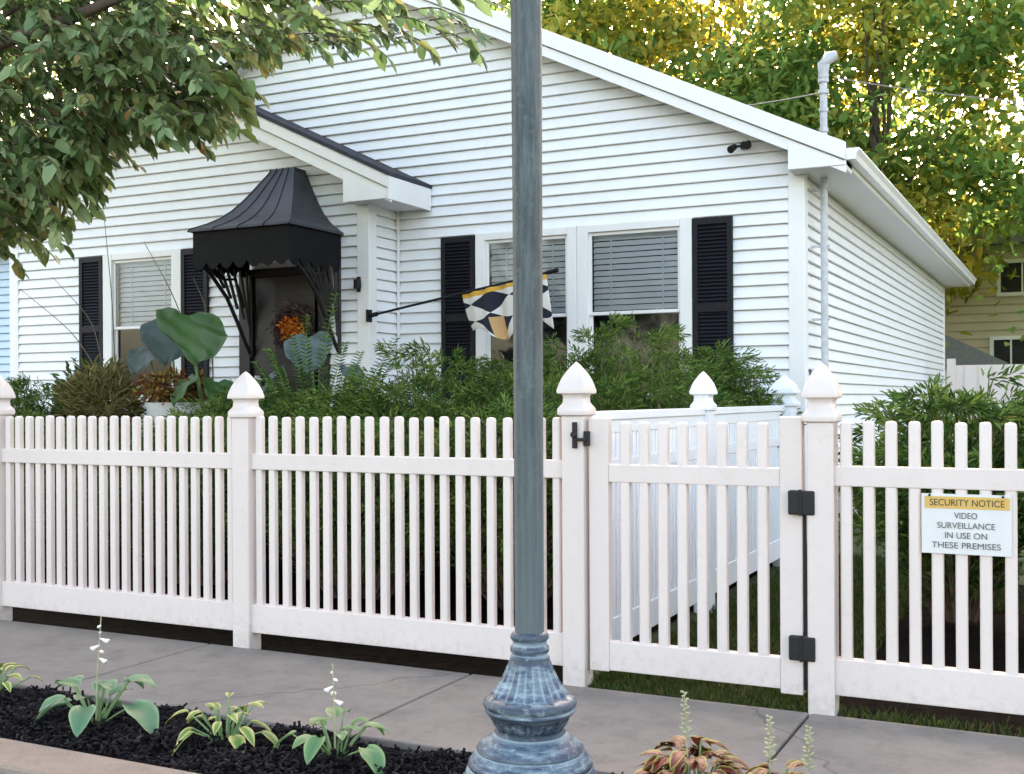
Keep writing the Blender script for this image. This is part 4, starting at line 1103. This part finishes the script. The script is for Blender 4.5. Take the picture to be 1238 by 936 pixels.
# lower outline of the crown where it hangs over the front yard: (x, z) at 5 m from the street line
OUT = [(-7.2,1.95),(-6.02,2.07),(-5.75,2.22),(-5.55,2.36),(-5.30,2.50),(-5.02,2.62),(-4.86,2.68),(-4.70,2.62),(-4.46,2.57),(-4.26,2.60),(-4.15,2.80),(-3.95,2.95),
       (-3.72,2.92),(-3.50,2.86),(-3.34,2.90),(-3.16,3.06),(-2.98,3.14),(-2.72,3.10),(-2.50,3.08),(-2.36,3.3)]
ox = np.array([o[0] for o in OUT]); oz = np.array([o[1] for o in OUT])
Ps=[]; Ds=[]; Ls=[]; Ws=[]
def spray(p, d, L, nl):
    d = np.array(d,float); d /= np.linalg.norm(d); pts = []; q = np.array(p,float); dd = d.copy()
    for i in range(7):
        pts.append(tuple(q)); q = q+dd*L/6; dd = dd+np.array([0,0,-.16])+r.normal(0,.05,3); dd /= np.linalg.norm(dd)
    mb.tube(pts, [.006*(1-.12*i) for i in range(7)], 4, False)
    pa = np.array(pts)
    for k in range(nl):
        s = (k+.5)/nl*5.99; i0 = int(s); b = pa[i0]*(1-(s-i0))+pa[i0+1]*(s-i0); ax = pa[i0+1]-pa[i0]; ax /= np.linalg.norm(ax)
        sd_ = np.cross(ax, [0,0,1]); sd_ /= np.linalg.norm(sd_)+1e-9
        Ps.append(b); Ds.append(ax*.7+sd_*(.6 if k%2 else -.6)+np.array([0,0,-.45])+r.normal(0,.22,3)); Ls.append(r.uniform(.055,.14)); Ws.append(Ls[-1]*r.uniform(.42,.56))
ns = 0
while ns < 1700:
    x5 = r.uniform(-7.1,-2.45); zl = np.interp(x5, ox, oz); top = 4.7
    dens = 1.0 if x5 < -4.4 else max(.085, .26-(x5+4.4)*.16)
    if r.random() > dens: continue
    Y = r.uniform(4.45,6.0); z5 = zl + .20 + r.exponential(.36) if x5 > -4.4 else zl + (.10 if x5 < -5.1 else .17) + r.uniform(0,1)**1.2*(top-zl)
    if z5 > top: continue
    if x5 < -4.3 and z5 > zl+.75 and r.random() < .5: Y = r.uniform(6.0,8.2)
    s = Y/5.0; p = (x5*s, Y, 1.27+(z5-1.27)*s)
    L = r.uniform(.22,.42)*(1 if x5 < -4.3 else .8)
    dirx = .75 if x5 > -5.5 else .35
    p = (p[0]-.55*L*dirx, p[1], p[2]+.10)
    spray(p, (dirx, r.normal(0,.45), -.05+r.normal(0,.2)), L, int(9+L*18)); ns += 1
for k, x5 in enumerate(np.linspace(-3.75,-2.78,13)):      # long thin outer twigs
    spray((x5, 5.0+.12*math.sin(k*2.1), 3.22+.05*math.sin(k*1.7)-.04*(k%3)), (.95, r.normal(0,.2), -.02), .34, 9)
# upper crown above and left of the view
nu_ = 0
while nu_ < 500:
    d = r.normal(size=3); d /= np.linalg.norm(d); q = np.array([-6.6,4.9,5.0])+d*r.uniform(.5,1)*np.array([2.9,2.2,2.2])
    if q[2] < 3.3+.0*q[0] or (q[2]-1.27)/max(q[1],.5)*5+1.27 < 3.3: continue
    spray(q, (d[0],d[1],.1), r.uniform(.3,.5), 13); nu_ += 1
for (a, b, r0) in [((-6.7,4.2,2.9),(-3.4,5.6,4.2),.05),((-6.7,4.2,2.9),(-4.6,5.2,4.6),.07),((-6.7,4.2,2.9),(-7.6,5.0,5.2),.07),((-6.7,4.2,2.9),(-5.6,4.8,3.6),.05),
                   ((-3.4,5.6,4.2),(-2.55,5.0,3.35),.02),((-6.7,4.2,3.0),(-6.4,5.0,6.2),.07),((-6.7,4.2,2.7),(-6.2,5.0,2.9),.04)]:
    limb(mb, a, b, r0, r0*.3, .05, r, 7)
obj('trunk', mb, M['bark'], st, smooth=True)
V,F = leafcloud(np.array(Ps),np.array(Ds),np.array(Ls),np.array(Ws),roll=.7,r=r)
npmesh('crown', V, F, M['streetleaf'], st)

# ------------------------------------------------------------------ neighbours
bh = empty('beige_house', (0,30,0), 'beige sided two storey house half hidden by trees at the right edge', 'house')
mb = MB(); siding(mb, (0,30), (1,0), (0,-1), .2, 5.0, lambda z:(-4.6,5.0), e=.205, d=.03, holes=[(-1.70,-.75,3.75,4.45),(-1.86,-1.1,1.9,2.62)]); obj('front_wall', mb, M['beige'], bh)
mb = MB(); mb.box(-4.58,4.98,30.03,37,-.1,5.0); obj('wall_core', mb, M['beige'], bh)
for (x0,x1,z0,z1) in ((-1.70,-.75,3.75,4.45),(-1.86,-1.1,1.9,2.62)):
    mb = MB(); mb.box(x0-.09,x0,29.93,30.02,z0-.09,z1+.09); mb.box(x1,x1+.09,29.93,30.02,z0-.09,z1+.09); mb.box(x0,x1,29.93,30.02,z1,z1+.09); mb.box(x0,x1,29.93,30.02,z0-.09,z0); mb.box((x0+x1)/2-.02,(x0+x1)/2+.02,29.96,29.99,z0,z1)
    wd = obj('window', mb, M['trim'], bh)
    mb = MB(); mb.box(x0,x1,30.0,30.01,z0,z1); obj('pane', mb, M['interior'], wd)
mb = MB(); mb.prism_y([(-5.0,4.9),(5.4,4.9),(.2,7.0)], 29.6, 37.4); obj('roof', mb, M['greyroof'], bh)
ga = empty('garage', (-2.2,27,0), 'low grey roofed lean-to shed beside the beige house', 'shed')
mb = MB(); mb.box(-2.95,-1.55,26.6,29,-.1,1.95); obj('wall', mb, M['beige'], ga)
mb = MB(); mb.prism_y([(-3.1,1.95),(-1.4,1.90),(-1.4,1.99),(-3.1,2.85)], 26.4, 29.2); obj('roof', mb, M['greyroof'], ga)
wf = empty('back_fence', (0,19,0), 'far white board fence behind the junipers at the right', 'fence')
mb = MB(); mb.box(-1.85,6,19,19.05,.05,1.75)
for k in range(40): mb.box(-1.8+k*.2,-1.79+k*.2,18.985,19.0,.05,1.74)
obj('boards', mb, M['fence'], wf)
for k in range(4):
    mb = MB(); mb.box(-1.85+k*2.4,-1.73+k*2.4,18.95,19.07,-.05,1.85); obj('fence_post', mb, M['fence'], wf)
bl = empty('blue_house', (-16,12,0), 'pale blue sided neighbouring house at the left edge', 'house')
mb = MB(); siding(mb, (0,11.2), (1,0), (0,-1), .3, 3.3, lambda z:(-20,-12.3)); siding(mb, (-12.3,0), (0,1), (1,0), .3, 3.3, lambda z:(11.2,19)); obj('front_wall', mb, M['blue_siding'], bl)
mb = MB(); mb.box(-19.98,-12.32,11.22,19,-.1,3.3); obj('wall_core', mb, M['blue_siding'], bl)
mb = MB(); mb.add([(-20.3,10.9,3.3),(-12.0,10.9,3.3),(-12.0,19.3,3.3),(-20.3,19.3,3.3),(-18,15,5.2),(-14.2,15,5.2)],[(0,1,5,4),(1,2,5),(2,3,4,5),(3,0,4),(3,2,1,0)]); obj('roof', mb, M['greyroof'], bl)

# overhead wires from the mast
def wire(a, b, sag, rad, label, name='power_wire'):
    a, b = Vector(a), Vector(b); pts = []
    for i in range(25):
        t = i/24; p = a.lerp(b, t); p.z -= sag*4*t*(1-t); pts.append(p)
    mb = MB(); mb.tube(pts, rad, 5); o = obj(name, mb, M['cable'], None, loc=tuple(a)); tag(o, label, 'wire', 'service wires at the mast'); return o
M['wirepale'] = M['galv']
wire((-1.94,10.42,4.10),(9,19,7.0),1.1,.005,'dark service wire running right from the top of the mast')
o = wire((-2.05,10.40,3.98),(-8.5,19.0,6.8),.25,.006,'pale wire running left from the mast across the trees')
